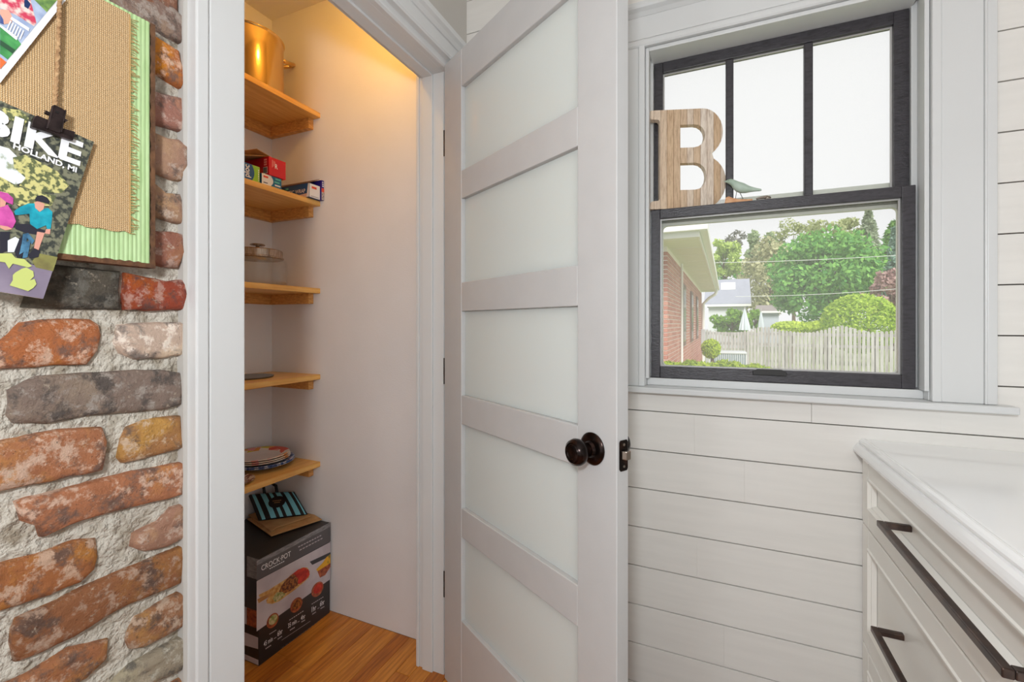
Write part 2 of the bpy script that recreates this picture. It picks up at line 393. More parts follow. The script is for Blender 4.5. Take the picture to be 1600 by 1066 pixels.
BR = [
 ([(165,-80),(240,-20),(263,2),(289,28),(289,55),(285,68),(245,47),(165,3)], (142,114,100)),
 ([(165,14),(245,57),(281,80),(283,95),(289,112),(288,133),(283,138),(268,128),(245,113),(165,68)], (196,110,50)),
 ([(165,108),(245,142),(270,148),(291,154),(291,190),(290,207),(265,199),(245,194),(165,162)], (172,116,98)),
 ([(165,190),(244,208),(263,216),(280,218),(293,230),(293,260),(284,283),(268,280),(244,270),(165,250)], (172,130,108)),
 ([(165,278),(244,286),(262,301),(283,303),(290,322),(288,345),(285,350),(270,347),(243,337),(165,322)], (172,130,104)),
 ([(165,352),(242,361),(270,362),(286,366),(289,385),(288,395),(283,410),(278,419),(258,417),(242,412),(165,405)], (156,98,78)),
 ([(40,415),(96,414),(140,419),(190,424),(188,455),(191,484),(140,483),(80,482),(36,480),(44,455)], (92,84,72)),
 ([(196,426),(215,430),(245,436),(262,440),(280,437),(291,438),(292,460),(290,485),(250,485),(196,484),(194,460)], (160,66,40)),
 ([(-70,560),(0,535),(35,505),(64,500),(110,498),(143,499),(157,508),(160,525),(155,548),(137,570),(112,571),(60,574),(0,577),(-70,585)], (190,110,62)),
 ([(186,508),(215,505),(250,504),(288,504),(291,530),(289,555),(255,560),(215,562),(190,552),(182,535)], (206,178,158)),
 ([(16,610),(40,598),(60,588),(105,585),(160,582),(215,578),(255,578),(285,583),(289,605),(285,632),(262,640),(215,645),(165,648),(115,655),(75,663),(25,662),(14,650)], (136,116,104)),
 ([(-80,700),(0,690),(60,678),(120,670),(160,668),(168,690),(165,715),(160,735),(110,745),(50,758),(0,768),(-80,785)], (180,114,76)),
 ([(192,685),(200,668),(225,657),(260,652),(284,650),(289,680),(288,700),(260,708),(225,718),(195,724),(187,715)], (176,122,72)),
 ([(26,785),(45,778),(90,768),(150,752),(210,737),(260,728),(288,722),(291,750),(288,772),(262,780),(200,795),(150,808),(100,824),(66,840),(60,823),(35,815)], (184,116,78)),
 ([(-90,915),(0,884),(60,868),(120,846),(152,842),(156,870),(150,890),(130,910),(80,932),(0,957),(-90,985)], (172,104,58)),
 ([(212,835),(250,815),(268,794),(289,787),(290,840),(262,855),(225,862),(207,855)], (170,124,100)),
 ([(22,985),(30,968),(75,948),(120,925),(155,910),(200,890),(250,868),(289,852),(290,885),(287,910),(250,925),(205,945),(160,970),(110,1000),(60,1022),(25,1036),(20,1010)], (150,94,58)),
 ([(205,985),(215,965),(250,945),(289,925),(291,955),(288,978),(260,995),(225,1012),(205,1015),(200,1000)], (160,108,72)),
 ([(-60,1110),(0,1075),(30,1062),(60,1045),(110,1015),(140,1008),(172,1000),(170,1030),(140,1060),(60,1100),(-60,1150)], (174,110,70)),
 ([(178,1068),(205,1040),(250,1015),(288,995),(290,1030),(285,1045),(230,1075),(170,1110),(150,1110)], (160,146,124)),
 ([(250,1082),(289,1058),(290,1100),(250,1130)], (176,112,70)),
]
def px_of(y, z):                                            # ordinary courses above and below the ones in the picture
    d = -st * XB + ct * y; return (800 + FPX * (ct * XB + st * y) / d, HOR - FPX * (z - CAM_H) / d)
for r_, z in enumerate([1.70 + .077 * q for q in range(10)] + [.05 + .077 * q for q in range(7)]):
    for q in range(2):
        ya, yb = ((.035, .235), (.25, .483))[q] if r_ % 2 else ((.06, .335), (.35, .483))[q]
        BR.append(([px_of(ya, z), px_of(yb, z), px_of(yb, z + .062), px_of(ya, z + .062)], [(176, 116, 78), (150, 98, 72), (166, 124, 102), (140, 112, 98), (184, 112, 62)][(r_ * 2 + q) % 5]))
for i, (p, c) in enumerate(BR): brick(p, c, proud=[0.0, 0.002, -0.001, 0.003][i % 4], seed=i)

# window wall: backing slab with an opening, shiplap boards as children
WX0, WX1, WZ0, WZ1 = -0.205, 0.524, 0.985, 2.07
sl = MB(); dk = mat('shiplap_gap', (96, 90, 84), 0.9)
sl.box(-1.0, WX0, 1.481, 1.62, 0, ZC, dk); sl.box(WX1, XR, 1.481, 1.62, 0, ZC, dk)
sl.box(WX0, WX1, 1.481, 1.62, 0, WZ0, dk); sl.box(WX0, WX1, 1.481, 1.62, WZ1, ZC, dk)
wb = struct(sl.build('wall_back'), 'white shiplap wall of wide horizontal boards under and beside the window')
zs = [0.917 - 0.1228 * k for k in range(8, 0, -1)] + [0.917 + 0.1222 * k for k in range(0, 14)]
zs = [z for z in zs if z > 0.02]; zs = [0.0] + zs + [ZC]
px_joint = {0.917: (1268, 650), 0.794: (1085, 680), 0.671: (1163, 750), 0.426: (1089, 870), 0.18: (1131, 1000)}
for a, b in zip(zs, zs[1:]):
    cuts = [XL]
    for zk, p in px_joint.items():
        if abs(zk - a) < 0.02: cuts.append(float(onY(p, YW)[0]))
    if len(cuts) == 1 and a > 0.9: cuts.append(rnd.uniform(.9, 1.6))
    cuts.append(XR)
    for c0, c1 in zip(cuts, cuts[1:]):
        segs = [(c0, c1)]
        if a < WZ0 - .02 < b:
            p, q = max(c0, WX0 - .004), min(c1, WX1 + .004)
            bx('board', (p + (.0005 if p == c0 else 0), q - (.0005 if q == c1 else 0), YW, 1.481, a + .0016, WZ0 - .006), shipw, wb, 0.0)
            segs = [(u_, v_) for u_, v_ in ((c0, min(c1, WX0 - .004)), (max(c0, WX1 + .004), c1)) if v_ - u_ > .01]
        elif b > WZ0 and a < WZ1 + .03:
            segs = [(p, q) for p, q in ((c0, min(c1, WX0 - .004)), (max(c0, WX1 + .004), c1)) if q - p > .01]
        for p, q in segs:
            jx = 0.00004
            bx('board', (p + jx, q - jx, YW, 1.481, a + .0016, b - .0016), shipw, wb, 0.0005)

# ------------------------------------------------------------------ PANTRY DOOR FRAME
JR, JL = 1.312, 0.575
f = MB()
f.box(PF, XL, JR, 1.325, 0, 2.06, trimw); f.box(PF, XL, .56, JL, 0, 2.06, trimw); f.box(PF, XL, JL, JR, 2.043, 2.06, trimw)
jb = struct(f.build('trim_1', bevel=.0015), 'white door jamb of the pantry opening')
g = MB(); g.box(-.909, -.868, JR - .008, JR, 0, 2.043, trimw); g.box(-.909, -.868, JL, JL + .01, 0, 2.043, trimw); g.box(-.909, -.868, JL + .01, JR - .008, 2.035, 2.043, trimw)
g.build('door_stop', jb, .002)
MB().box(PF - .012, PF, JR - .004, 1.39, 0, 2.1, trimw).build('inner_casing', jb, .002)
# left casing
lc = MB()
lc.box(-.845, -.803, .492, .514, 0, 2.06, trimw)
lc.box(XL, -.805, .5152, .582, 0, 2.06, trimw)
struct(lc.build('trim_2', bevel=.003), 'wide white casing between the brick wall and the pantry')
rc = MB(); rc.box(XL, -.805, 1.316, 1.375, 0, 2.05, trimw); rc.box(XL, -.803, 1.376, 1.395, 0, 2.05, trimw)
struct(rc.build('trim_3', bevel=.003), 'white casing behind the open door')
hd = MB()
def hx(p, a): return (p[0], a, p[1])
hdr = empty('trim_4', (XL, .95, 2.045)); struct(hdr, 'white crowned head casing above the pantry door')
MB().extrude_profile([(XL, 2.043), (-.812, 2.043), (-.806, 2.047), (-.805, 2.052), (-.805, 2.066), (XL, 2.066)], hx, .45, 1.43, trimw).build('fillet', hdr)
MB().extrude_profile([(XL, 2.066), (-.788, 2.066), (-.784, 2.072), (-.786, 2.078), (-.79, 2.08), (XL, 2.08)], hx, .44, 1.44, trimw).build('bead', hdr)
MB().extrude_profile([(XL, 2.08), (-.789, 2.08), (-.789, 2.118), (XL, 2.118)], hx, .445, 1.435, trimw).build('frieze', hdr)
MB().extrude_profile([(XL, 2.118), (-.784, 2.118), (-.776, 2.128), (-.767, 2.134), (-.765, 2.149), (XL, 2.149)], hx, .43, 1.45, trimw).build('crown', hdr)

# ------------------------------------------------------------------ OPEN DOOR WITH FROSTED PANES
P0 = np.array([-.81, 1.29, 0]); DD = np.array([.861, -.5086, 0]); DN = np.array([-.5086, -.861, 0])
def dp(s_, n_, z_): q = P0 + DD * s_ + DN * n_; return (q[0], q[1], z_)
door = struct(empty('door_1', (-.81, 1.29, 0)), 'open white door with five frosted glass panes and a bronze knob')
def dbox(name, s0, s1, z0, z1, n0=-.035, n1=0, m=doorw, bevel=.002):
    b = MB()
    b.add([dp(s0, n0, z0), dp(s1, n0, z0), dp(s1, n1, z0), dp(s0, n1, z0), dp(s0, n0, z1), dp(s1, n0, z1), dp(s1, n1, z1), dp(s0, n1, z1)],
          [(0, 1, 2, 3), (7, 6, 5, 4), (4, 5, 1, 0), (5, 6, 2, 1), (6, 7, 3, 2), (7, 4, 0, 3)], m)
    return b.build(name, door, bevel)
DT = 2.05
dbox('stile', 0, .113, .012, DT); dbox('stile', .630, .742, .012, DT)
rails = [(.012, .262), (.523, .614), (.876, .966), (1.229, 1.319), (1.581, 1.668), (1.932, DT)]
for a, b in rails: dbox('rail', .113, .630, a, b, n1=-.0005)
for (a, b), (c, d) in zip(rails, rails[1:]):
    s0, s1, z0, z1 = .113, .630, b, c
    dbox('glass_pane', s0 + .001, s1 - .001, z0 + .001, z1 - .001, -.020, -.013, frosted, 0)
    gb = MB()                                              # glazing beads round the pane
    for q in ((s0, s0 + .012, z0, z1), (s1 - .012, s1, z0, z1), (s0 + .012, s1 - .012, z0, z0 + .010), (s0 + .012, s1 - .012, z1 - .010, z1)):
        n0, n1 = -.034, -.0205
        gb.add([dp(q[0], n0, q[2]), dp(q[1], n0, q[2]), dp(q[1], n1, q[2]), dp(q[0], n1, q[2]), dp(q[0], n0, q[3]), dp(q[1], n0, q[3]), dp(q[1], n1, q[3]), dp(q[0], n1, q[3])],
               [(0, 1, 2, 3), (7, 6, 5, 4), (4, 5, 1, 0), (5, 6, 2, 1), (6, 7, 3, 2), (7, 4, 0, 3)], doorw)
    gb.build('glazing_bead', door)
def knob(sgn, n0, inner):
    c = np.array(dp(.676, n0, .926)); ax = (DD, np.array([0, 0, 1.]), DN * sgn)
    nm = MB().lathe([(.0, 0), (.034, 0), (.0345, .003), (.033, .005), (.028, .0075), (.018, .010), (.015, .016), (.0, .016)], c, bronze, 40, ax)
    rs = nm.build('knob_rose', door, smooth=True, auto=True)
    MB().lathe([(0, .014), (.0125, .014), (.0115, .022), (.013, .028), (.021, .033), (.0265, .040), (.028, .047), (.0262, .055), (.0205, .060), (.0195, .0587), (.0175, .0612), (.0125, .0622), (.011, .0608), (.0, .0612)], c, bronze, 40, ax).build('door_knob', rs, smooth=True, auto=True)
knob(1, 0, True); knob(-1, -.035, False)
# latch plate on the free edge
lp = MB(); e = .742
def lpv(n_, z_, s_=.7435): return dp(s_, n_, z_)
pl = [(-.031, .897), (-.031, .951), (-.028, .955), (-.010, .955), (-.007, .951), (-.007, .897), (-.010, .893), (-.028, .893)]
lp.slab([lpv(a, b, .7418) for a, b in pl], DD * .0022, bronze)
lpo = lp.build('latch_plate', door)
lb = MB(); lb.slab([lpv(-.026, .916), lpv(-.026, .934), lpv(-.012, .934), lpv(-.012, .916)], DD * .010 + DN * -.004, steel); lb.build('latch_bolt', lpo, .002)
for z in (.902, .946): MB().lathe([(0, 0), (.003, 0), (.0028, .001), (0, .0012)], lpv(-.019, z, .744), steel, 12, (DN, np.array([0, 0, 1.]), DD)).build('screw', lpo)
for z in (.31, 1.03, 1.80):                                 # hinges on the pivot side
    h = MB(); q = dp(-.006, -.018, z); h.tube([(q[0], q[1], z - .045), (q[0], q[1], z + .045)], .0065, bronze, 12)
    h.box(-.826, -.805, 1.3095, 1.3118, z - .044, z + .044, bronze)
    h.build('hinge', door)

# ------------------------------------------------------------------ WINDOW
win = struct(empty('window_1', (.16, 1.47, .98)), 'double-hung window with dark sashes in wide white trim')
j = MB(); YJ = 1.47
j.box(WX0, -.185, 1.4698, 1.66, .996, 2.07, trimw); j.box(.504, WX1, 1.4698, 1.66, .996, 2.07, trimw)
j.box(-.185, .504, 1.4698, 1.66, 2.05, 2.07, trimw)
jo = j.build('jamb', win, .0015)
k = MB()                                                     # stops and tracks
for x0, x1, yy0, yy1, za in ((-.185, -.175, 1.462, 1.497, 1.02), (.494, .504, 1.462, 1.497, 1.02), (-.185, -.170, 1.539 - .004, 1.575, 1.02), (.491, .504, 1.535, 1.575, 1.02)):
    k.box(x0, x1, yy0, yy1, za, 2.05, trimw)
k.box(-.175, .494, 1.462, 1.60, 2.038, 2.05, trimw)
k.build('stop', jo, .0015)
cs = MB()                                                    # side casings: field, inner bead, outer bead
def casing_side(x_in, sg):
    m = MB()
    X = lambda d: x_in + sg * d
    def b(d0, d1, yf): a, c = sorted((X(d0), X(d1))); m.box(a, c, yf, 1.4695, .996, 2.074, trimw)
    b(0, .0184, 1.4505); b(.0185, .098, 1.454); b(.098, .103, 1.449); b(.103, .122, 1.4525)
    m.build('side_casing', win, .002)
casing_side(-.1865, -1); casing_side(.5055, 1)
def hy(p, a): return (a, p[0], p[1])
MB().extrude_profile([(1.4695, 2.0515), (1.452, 2.0515), (1.449, 2.056), (1.449, 2.068), (1.452, 2.074), (1.4695, 2.074)], hy, -.31, .63, trimw).build('head_bead', win)
MB().extrude_profile([(1.4695, 2.0745), (1.451, 2.0745), (1.451, 2.143), (1.4695, 2.143)], hy, -.31, .63, trimw).build('head_casing', win)
MB().extrude_profile([(1.4695, 2.143), (1.449, 2.143), (1.440, 2.152), (1.428, 2.158), (1.424, 2.164), (1.424, 2.174), (1.4695, 2.174)], hy, -.33, .65, trimw).build('crown', win)
MB().box(-.36, .657, 1.43, 1.4705, .978, .9955, trimw).box(WX0 + .001, WX1 - .001, 1.4705, 1.50, .982, .9955, trimw).build('sill', win, .003)
MB().box(-.185, .504, 1.4975, 1.64, .9955, 1.0185, trimw).build('sub_sill', win, .002)

def sash(name, x0, x1, z0, z1, yf, yb, sl_, sr, rb, rt, bead):
    o = MB()
    o.box(x0, x0 + sl_, yf, yb, z0, z1, sashpaint); o.box(x1 - sr, x1, yf, yb, z0, z1, sashpaint)
    o.box(x0 + sl_, x1 - sr, yf, yb, z0, z0 + rb, sashpaint); o.box(x0 + sl_, x1 - sr, yf, yb, z1 - rt, z1, sashpaint)
    s_ = o.build(name, win, .0018)
    gx0, gx1, gz0, gz1 = x0 + sl_, x1 - sr, z0 + rb, z1 - rt
    g_ = MB()
    for q in ((gx0, gx0 + bead, gz0, gz1), (gx1 - bead, gx1, gz0, gz1), (gx0 + bead, gx1 - bead, gz0, gz0 + bead), (gx0 + bead, gx1 - bead, gz1 - bead, gz1)):
        g_.box(q[0], q[1], yf + .012, yf + .0165, q[2], q[3], gasket)
    g_.build('glazing_bead', s_)
    return s_, (gx0, gx1, gz0, gz1)
low, gl = sash('lower_sash', -.173, .4895, 1.0195, 1.552, 1.50, 1.534, .027, .029, .036, .030, .004)
MB().box(gl[0], gl[1], 1.517, 1.520, gl[2], gl[3], pane).build('glass_pane', low)
# light rounded inner frame of the storm glazing behind the lower sash
def rrect(x0, x1, z0, z1, r, n=5):
    o = []
    for cx, cz, a0 in ((x1 - r, z1 - r, 0), (x0 + r, z1 - r, 90), (x0 + r, z0 + r, 180), (x1 - r, z0 + r, 270)):
        for q in range(n + 1):
            a = R(a0 + 90 * q / n); o.append((cx + r * math.cos(a), cz + r * math.sin(a)))
    return o
inn = rrect(-.143, .472, 1.053, 1.511, .014); outr = rrect(-.176, .499, 1.02, 1.58, .0005)
st_ = MB(); n_ = len(inn)
vs = [(a, 1.566, b) for a, b in outr] + [(a, 1.566, b) for a, b in inn] + [(a, 1.582, b) for a, b in inn]
st_.add(vs, [(i, (i + 1) % n_, n_ + (i + 1) % n_, n_ + i) for i in range(n_)] + [(n_ + i, n_ + (i + 1) % n_, 2 * n_ + (i + 1) % n_, 2 * n_ + i) for i in range(n_)], stormw)
st_.build('storm_frame', win)
lf = MB(); hp = [onY(p, 1.4995) for p in ((1176, 580), (1183, 576.5), (1222, 578), (1229, 583), (1229, 588), (1176, 585.5))]
lf.slab([p for p in hp][::-1], (0, -.006, 0), black_m); lfo = lf.build('lift_handle', low, .0015)
lk = MB(); c_ = (float(onY((1197, 306), 1.517)[0]), 1.517)
lk.box(c_[0] - .022, c_[0] + .022, 1.508, 1.530, 1.5515, 1.5545, gasket); lk.lathe([(.0, 0), (.009, 0), (.009, .006), (.006, .009), (0, .009)], (c_[0] + .004, 1.517, 1.5545), steel, 16)
lk.tube([(c_[0] + .004, 1.515, 1.561), (c_[0] - .014, 1.512, 1.560), (c_[0] - .026, 1.511, 1.558)], [.005, .004, .003], steel, 8)
lk.build('sash_lock', low, .0008)
up, gu = sash('upper_sash', -.168, .489, 1.520, 2.037, 1.540, 1.572, .027, .034, .03, .034, .004)
for x0, x1 in ((.043, .065), (.249, .271)): MB().box(x0, x1, 1.542, 1.562, gu[2], gu[3], sashpaint).build('muntin', up, .003)
for x0, x1 in ((gu[0], .043), (.065, .249), (.271, gu[1])): MB().box(x0, x1, 1.563, 1.566, gu[2], gu[3], pane).build('glass_pane', up)

# ------------------------------------------------------------------ CABINET AND WORKTOP
YE, YN = 1.4645, .47
cab = tag(empty('drawer_cabinet', (.68, .97, 0)), 'cream drawer cabinet with framed fronts against the shiplap wall', 'cabinet')
MB().box(.388, .98, YN, YE, .09, .8495, cabw).build('carcass', cab, .002)
MB().box(.44, .98, YN, YE, 0, .09, cabw).build('plinth', cab)
def front(z0, z1, hz, hy1=1.196):
    m = MB(); y0, y1 = YN + .003, YE - .003
    fw = .050; xf, xp = .366, .376
    m.box(xf, .387, y0, y0 + fw, z0, z1, cabw); m.box(xf, .387, y1 - fw, y1, z0, z1, cabw)
    m.box(xf, .387, y0 + fw, y1 - fw, z0, z0 + fw, cabw); m.box(xf, .387, y0 + fw, y1 - fw, z1 - fw, z1, cabw)
    d = m.build('drawer', cab, .0025)
    p = MB(); a0, a1, b0, b1 = y0 + fw, y1 - fw, z0 + fw, z1 - fw
    p.box(xp + .004, .386, a0, a1, b0, b1, cabw); p.build('panel', d)
    q = MB()                                                  # sloped bead inside the frame
    for k_ in range(4):
        if k_ == 0: pts = lambda t, h: (h, a0 + t, None)
    def bead(t0, t1, x0, x1):
        A = [(a0 + t0, b0 + t0), (a1 - t0, b0 + t0), (a1 - t0, b1 - t0), (a0 + t0, b1 - t0)]
        B = [(a0 + t1, b0 + t1), (a1 - t1, b0 + t1), (a1 - t1, b1 - t1), (a0 + t1, b1 - t1)]
        q.add([(x0, *v) for v in A] + [(x1, *v) for v in B], [(i, (i + 1) % 4, 4 + (i + 1) % 4, 4 + i) for i in range(4)], cabw)
    bead(-.0045, -.0015, .3662, .3632); bead(-.0015, .0015, .3632, .3632); bead(.0015, .005, .3632, .3700); bead(.005, .009, .3700, .3700); bead(.009, .015, .3700, .3795)
    q.build('bead', d)
    hm = MB(); t = .0125; x0 = .324
    hm.box(x0, x0 + t, .742, hy1, hz - t / 2, hz + t / 2, pullm)
    hm.box(x0 + t, .3805, hy1 - .013, hy1, hz - t / 2, hz + t / 2, pullm)
    hm.box(x0 + t, .3805, .742, .742 + .013, hz - t / 2, hz + t / 2, pullm)
    hm.build('pull_handle', d, .0018)
front(.6705, .845, .766); front(.3605, .6665, .517, 1.236); front(.1, .3565, .23)
wt = MB()
prof = [(.372, .8497), (.352, .8497), (.3485, .852), (.348, .858), (.3495, .862), (.353, .868), (.3575, .8735), (.3625, .8735), (.3625, .8758), (.3605, .8775), (.3612, .8805), (.3645, .8840), (.370, .8862), (.3745, .8858), (.3775, .8842), (.381, .8848), (1.0, .8848), (1.0, .8497)]
wt.extrude_profile(prof, lambda p, a: (p[0], a, p[1]), .2, 1.4692, topw)
tag(wt.build('worktop'), 'glossy white worktop with a stepped edge on the drawer cabinet', 'worktop')

# ------------------------------------------------------------------ PANTRY SHELVES
SZ = [2.074, 1.703, 1.338, .978, .612]
ordn = ['topmost pantry shelf, carrying the brass pot', 'second pantry shelf from the top, carrying wrap boxes', 'middle pantry shelf, carrying the glass jar', 'fourth pantry shelf from the top, carrying a flat lid', 'lowest pantry shelf, carrying the patterned plates']
for z, lab in zip(SZ, ordn):
    e_ = tag(empty('pantry_shelf', (-1.644, .93, z - .066)), 'honey wood ' + lab, 'shelf', 'pantry shelves')
    MB().box(PB + .0005, -1.499, PL + .002, PR - .0008, z - .021, z, shelfwood).build('shelf_board', e_, .0015)
    MB().box(PB + .024, -1.538, PR - .026, PR - .0008, z - .064, z - .021, cleatwood).build('side_cleat', e_, .0015)
    MB().box(PB + .0006, PB + .024, PL + .03, PR - .0008, z - .064, z - .021, cleatwood).build('back_cleat', e_, .0015)

# ------------------------------------------------------------------ THINGS IN THE PANTRY
golden = mat('warm_polished_metal', (232, 196, 130), 0.14, metal=1.0, rgb2=(222, 182, 112), vscale=3)  # gold tint in the colour stands for the warm pantry reflected in the pot
pot = tag(empty('stock_pot', (-1.655, 1.212, 2.0745)), 'tall polished brass stock pot with side handles on the topmost shelf', 'pot')
pr = [(0, 0), (.112, 0), (.119, .004), (.122, .012), (.122, .222), (.125, .225), (.126, .229), (.124, .232), (.120, .230), (.118, .220), (.117, .016), (.112, .008), (0, .008)]
MB().lathe(pr, (-1.655, 1.212, 2.0745), golden, 56).build('pot_body', pot, smooth=True, auto=True)
for sg in (1, -1):
    h = MB(); zb = 2.0745 + .204
    pts = [(-1.655 + .036 * math.cos(a), 1.212 + sg * (.120 + .083 * math.sin(a)), zb + .030 * math.sin(a) ** 2) for a in np.linspace(0, math.pi, 13)]
    h.tube(pts, .0078, golden, 10)
    for sx in (-1, 1):
        h.lathe([(0, 0), (.011, 0), (.010, .005), (0, .007)], (-1.655 + sx * .036, 1.212 + sg * .1165, zb), golden, 14, (np.array([1, 0, 0.]), np.array([0, 0, 1.]), np.array([0, sg * 1., 0])))
    h.build('pot_handle', pot, smooth=True)

# boxes of bags and wrap on the second shelf
Z2 = 1.7035
def carton(name, label, x0, x1, y0, y1, z0, h, m_front, m_side, m_top=None):
    e_ = tag(empty(name, ((x0 + x1) / 2, (y0 + y1) / 2, z0)), label, 'box', 'boxes of bags and wrap on the second shelf')
    b = MB().box(x0, x1, y0, y1, z0, z0 + h, m_side)
    b.m[3] = b.mi(m_front)                               # +X end
    if m_top: b.m[1] = b.mi(m_top)
    b.build('carton', e_, .0012)
    return e_
pb_blue = mat('print_deep_blue', (28, 84, 142), 0.4); pb_lime = mat('print_lime', (146, 198, 60), 0.4); pb_red = mat('print_red', (206, 22, 40), 0.38)
pb_purple = mat('print_purple', (48, 34, 128), 0.4); pb_teal = mat('print_teal', (96, 196, 190), 0.4); pb_navy = mat('print_navy', (24, 48, 96), 0.4)
pb_cyan = mat('print_sky_blue', (40, 130, 190), 0.4); kraftm = mat('kraft_card', (196, 154, 104), 0.8, rgb2=(176, 134, 86), vscale=20)
darkcard = mat('dark_card_flap', (84, 60, 52), 0.7, rgb2=(120, 92, 84), vscale=60, vstretch=(1, 6, 1)); pb_ltred = mat('print_orange_red', (222, 84, 60), 0.4)
pb_peach = mat('print_peach', (226, 196, 176), 0.5); pb_grey = mat('print_grey', (176, 172, 176), 0.5); pb_dark = mat('print_black', (26, 26, 28), 0.4)
def fx(X, y, z): return (X, y, z)
EPS = .0006
# blue bag box with lime edge
e_ = carton('sandwich_bag_box', 'deep blue bag box with a lime edge standing on the second shelf', -1.68, -1.512, 1.010, 1.150, Z2, .060, pb_blue, pb_blue)
p = MB(); X = -1.512 + EPS
arc = [(1.128 - .010 * (1 - ((q - 4) / 4.0) ** 2) * -1 - .004, Z2 + .001 + .058 * q / 8) for q in range(9)]
p.face([(X, 1.149, Z2 + .001)] + [(X, 1.149, Z2 + .059)] + [(X, a - .006, b) for a, b in arc[::-1]], pb_lime)
p.text('ploc', (X + EPS, 1.108, Z2 + .010), (0, 0, .044), (0, -.021, 0), white_p, bold=.02)
for i in range(6): p.box(X, X + EPS, 1.143, 1.146, Z2 + .006 + .0075 * i, Z2 + .011 + .0075 * i, white_p)
p.build('print', e_)
# white and blue bag box
e_ = carton('freezer_bag_box', 'white and blue bag box beneath the red box', -1.70, -1.505, 1.1525, 1.2355, Z2, .040, white_p, pb_blue)
p = MB(); X = -1.505 + EPS
sw = [(1.190 + .010 * math.sin(q / 8 * math.pi) , Z2 + .001 + .038 * q / 8) for q in range(9)]
p.face([(X, 1.235, Z2 + .001), (X, 1.235, Z2 + .039)] + [(X, a, b) for a, b in sw[::-1]], mat('print_steel_blue', (22, 108, 150), .4))
p.box(X, X + EPS, 1.159, 1.178, Z2 + .026, Z2 + .033, pb_ltred)
p.box(X, X + EPS, 1.159, 1.176, Z2 + .006, Z2 + .009, pb_navy)
for i, (a, b) in enumerate(((1.206, 1.230), (1.204, 1.226), (1.208, 1.231))): p.box(X + EPS, X + 2 * EPS, a, b, Z2 + .006 + .012 * i, Z2 + .0115 + .012 * i, (white_p, pb_teal, pb_teal)[i])
p.build('print', e_)
# red box on top, with kraft flaps
ZR = Z2 + .0408
e_ = carton('foil_box', 'bright red box with torn kraft flaps on top of the bag boxes', -1.66, -1.500, 1.178, 1.251, ZR, .068, pb_red, pb_red, kraftm)
p = MB(); X = -1.500 + EPS
p.text('R', (X, 1.203, ZR + .030), (0, .012, 0), (0, 0, .017), white_p, bold=.02)
for i in range(4): p.box(X, X + EPS, 1.190 + .004 * i, 1.192 + .004 * i, ZR + .030 + .004 * i, ZR + .058 - .001 * i, mat('print_pink', (240, 150, 150), .5))
p.box(-1.530, -1.508, 1.178 - EPS, 1.178, ZR + .006, ZR + .030, white_p)
for i in range(7): p.box(-1.528 + .003 * i, -1.5265 + .003 * i, 1.178 - 2 * EPS, 1.178 - EPS, ZR + .008, ZR + .028, pb_dark)
for i in range(3): p.box(-1.526, -1.512, 1.178 - EPS, 1.178, ZR + .036 + .009 * i, ZR + .042 + .009 * i, mat('print_pink', (240, 150, 150), .5))
p.build('print', e_)
fl_ = MB(); zt = ZR + .0685
fl_.slab([(-1.655, 1.175, zt), (-1.515, 1.175, zt), (-1.515, 1.085, zt - .026), (-1.655, 1.085, zt - .026)][::-1], (0, .0006, .0018), kraftm)
fl_.slab([(-1.650, 1.232, zt), (-1.520, 1.232, zt), (-1.528, 1.150, zt + .020), (-1.645, 1.120, zt + .012)], (0, 0, .0016), kraftm)
fl_.build('flap', e_)
# plastic wrap
e_ = carton('plastic_wrap_box', 'blue and white plastic wrap box lying at the shelf edge with its dark flap up', -1.770, -1.484, 1.349, 1.403, Z2, .056, white_p, pb_blue)
p = MB(); Y = 1.349 - EPS; X = -1.484 + EPS
p.face([(-1.769, Y, Z2 + .001), (-1.485, Y, Z2 + .001), (-1.485, Y, Z2 + .016), (-1.62, Y, Z2 + .010), (-1.769, Y, Z2 + .007)], pb_peach)
p.text('PLASTIC WRAP', (-1.640, Y - EPS, Z2 + .020), (.134, 0, 0), (0, 0, .015), white_p, bold=.012)
for i in range(3): p.box(-1.655 + .014 * i, -1.630 + .014 * i, Y - EPS, Y, Z2 + .041, Z2 + .048, pb_teal)
p.face([(-1.500, Y - EPS / 2, Z2 + .001), (-1.485, Y - EPS / 2, Z2 + .001), (-1.485, Y - EPS / 2, Z2 + .055), (-1.491, Y - EPS / 2, Z2 + .055)], white_p)
p.box(X, X + EPS, 1.360, 1.384, Z2 + .037, Z2 + .046, pb_ltred)
p.box(X, X + EPS, 1.356, 1.396, Z2 + .004, Z2 + .007, pb_grey)
p.build('print', e_)
lid = MB(); lid.slab([(-1.765, 1.350, Z2 + .057), (-1.486, 1.350, Z2 + .057), (-1.486, 1.402, Z2 + .085), (-1.765, 1.402, Z2 + .085)], (0, -.0004, .0014), darkcard)
for i in range(22): lid.add([(-1.765 + .0127 * i, 1.402, Z2 + .0856), (-1.753 + .0127 * i, 1.402, Z2 + .0856), (-1.759 + .0127 * i, 1.4065, Z2 + .0880)], [(0, 1, 2)], steel)
lid.build('flap', e_)
# purple / red wrap box behind it
e_ = carton('wax_paper_box', 'purple, red and grey wrap box against the side wall', -1.775, -1.478, 1.4045, 1.4185, Z2, .083, pb_purple, pb_purple)
p = MB(); X = -1.478 + EPS
p.box(X, X + EPS, 1.405, 1.418, Z2 + .001, Z2 + .034, pb_grey); p.box(X, X + EPS, 1.405, 1.418, Z2 + .034, Z2 + .050, pb_ltred)
for a, b in ((1.4075, .022), (1.4135, .014), (1.4085, .008), (1.4155, .026)): p.box(X + EPS, X + 2 * EPS, a, a + .0018, Z2 + b, Z2 + b + .005, pb_dark)
for i in range(3): p.box(X, X + EPS, 1.4085, 1.4155 - .001 * i, Z2 + .056 + .008 * i, Z2 + .061 + .008 * i, white_p)
p.build('print', e_)

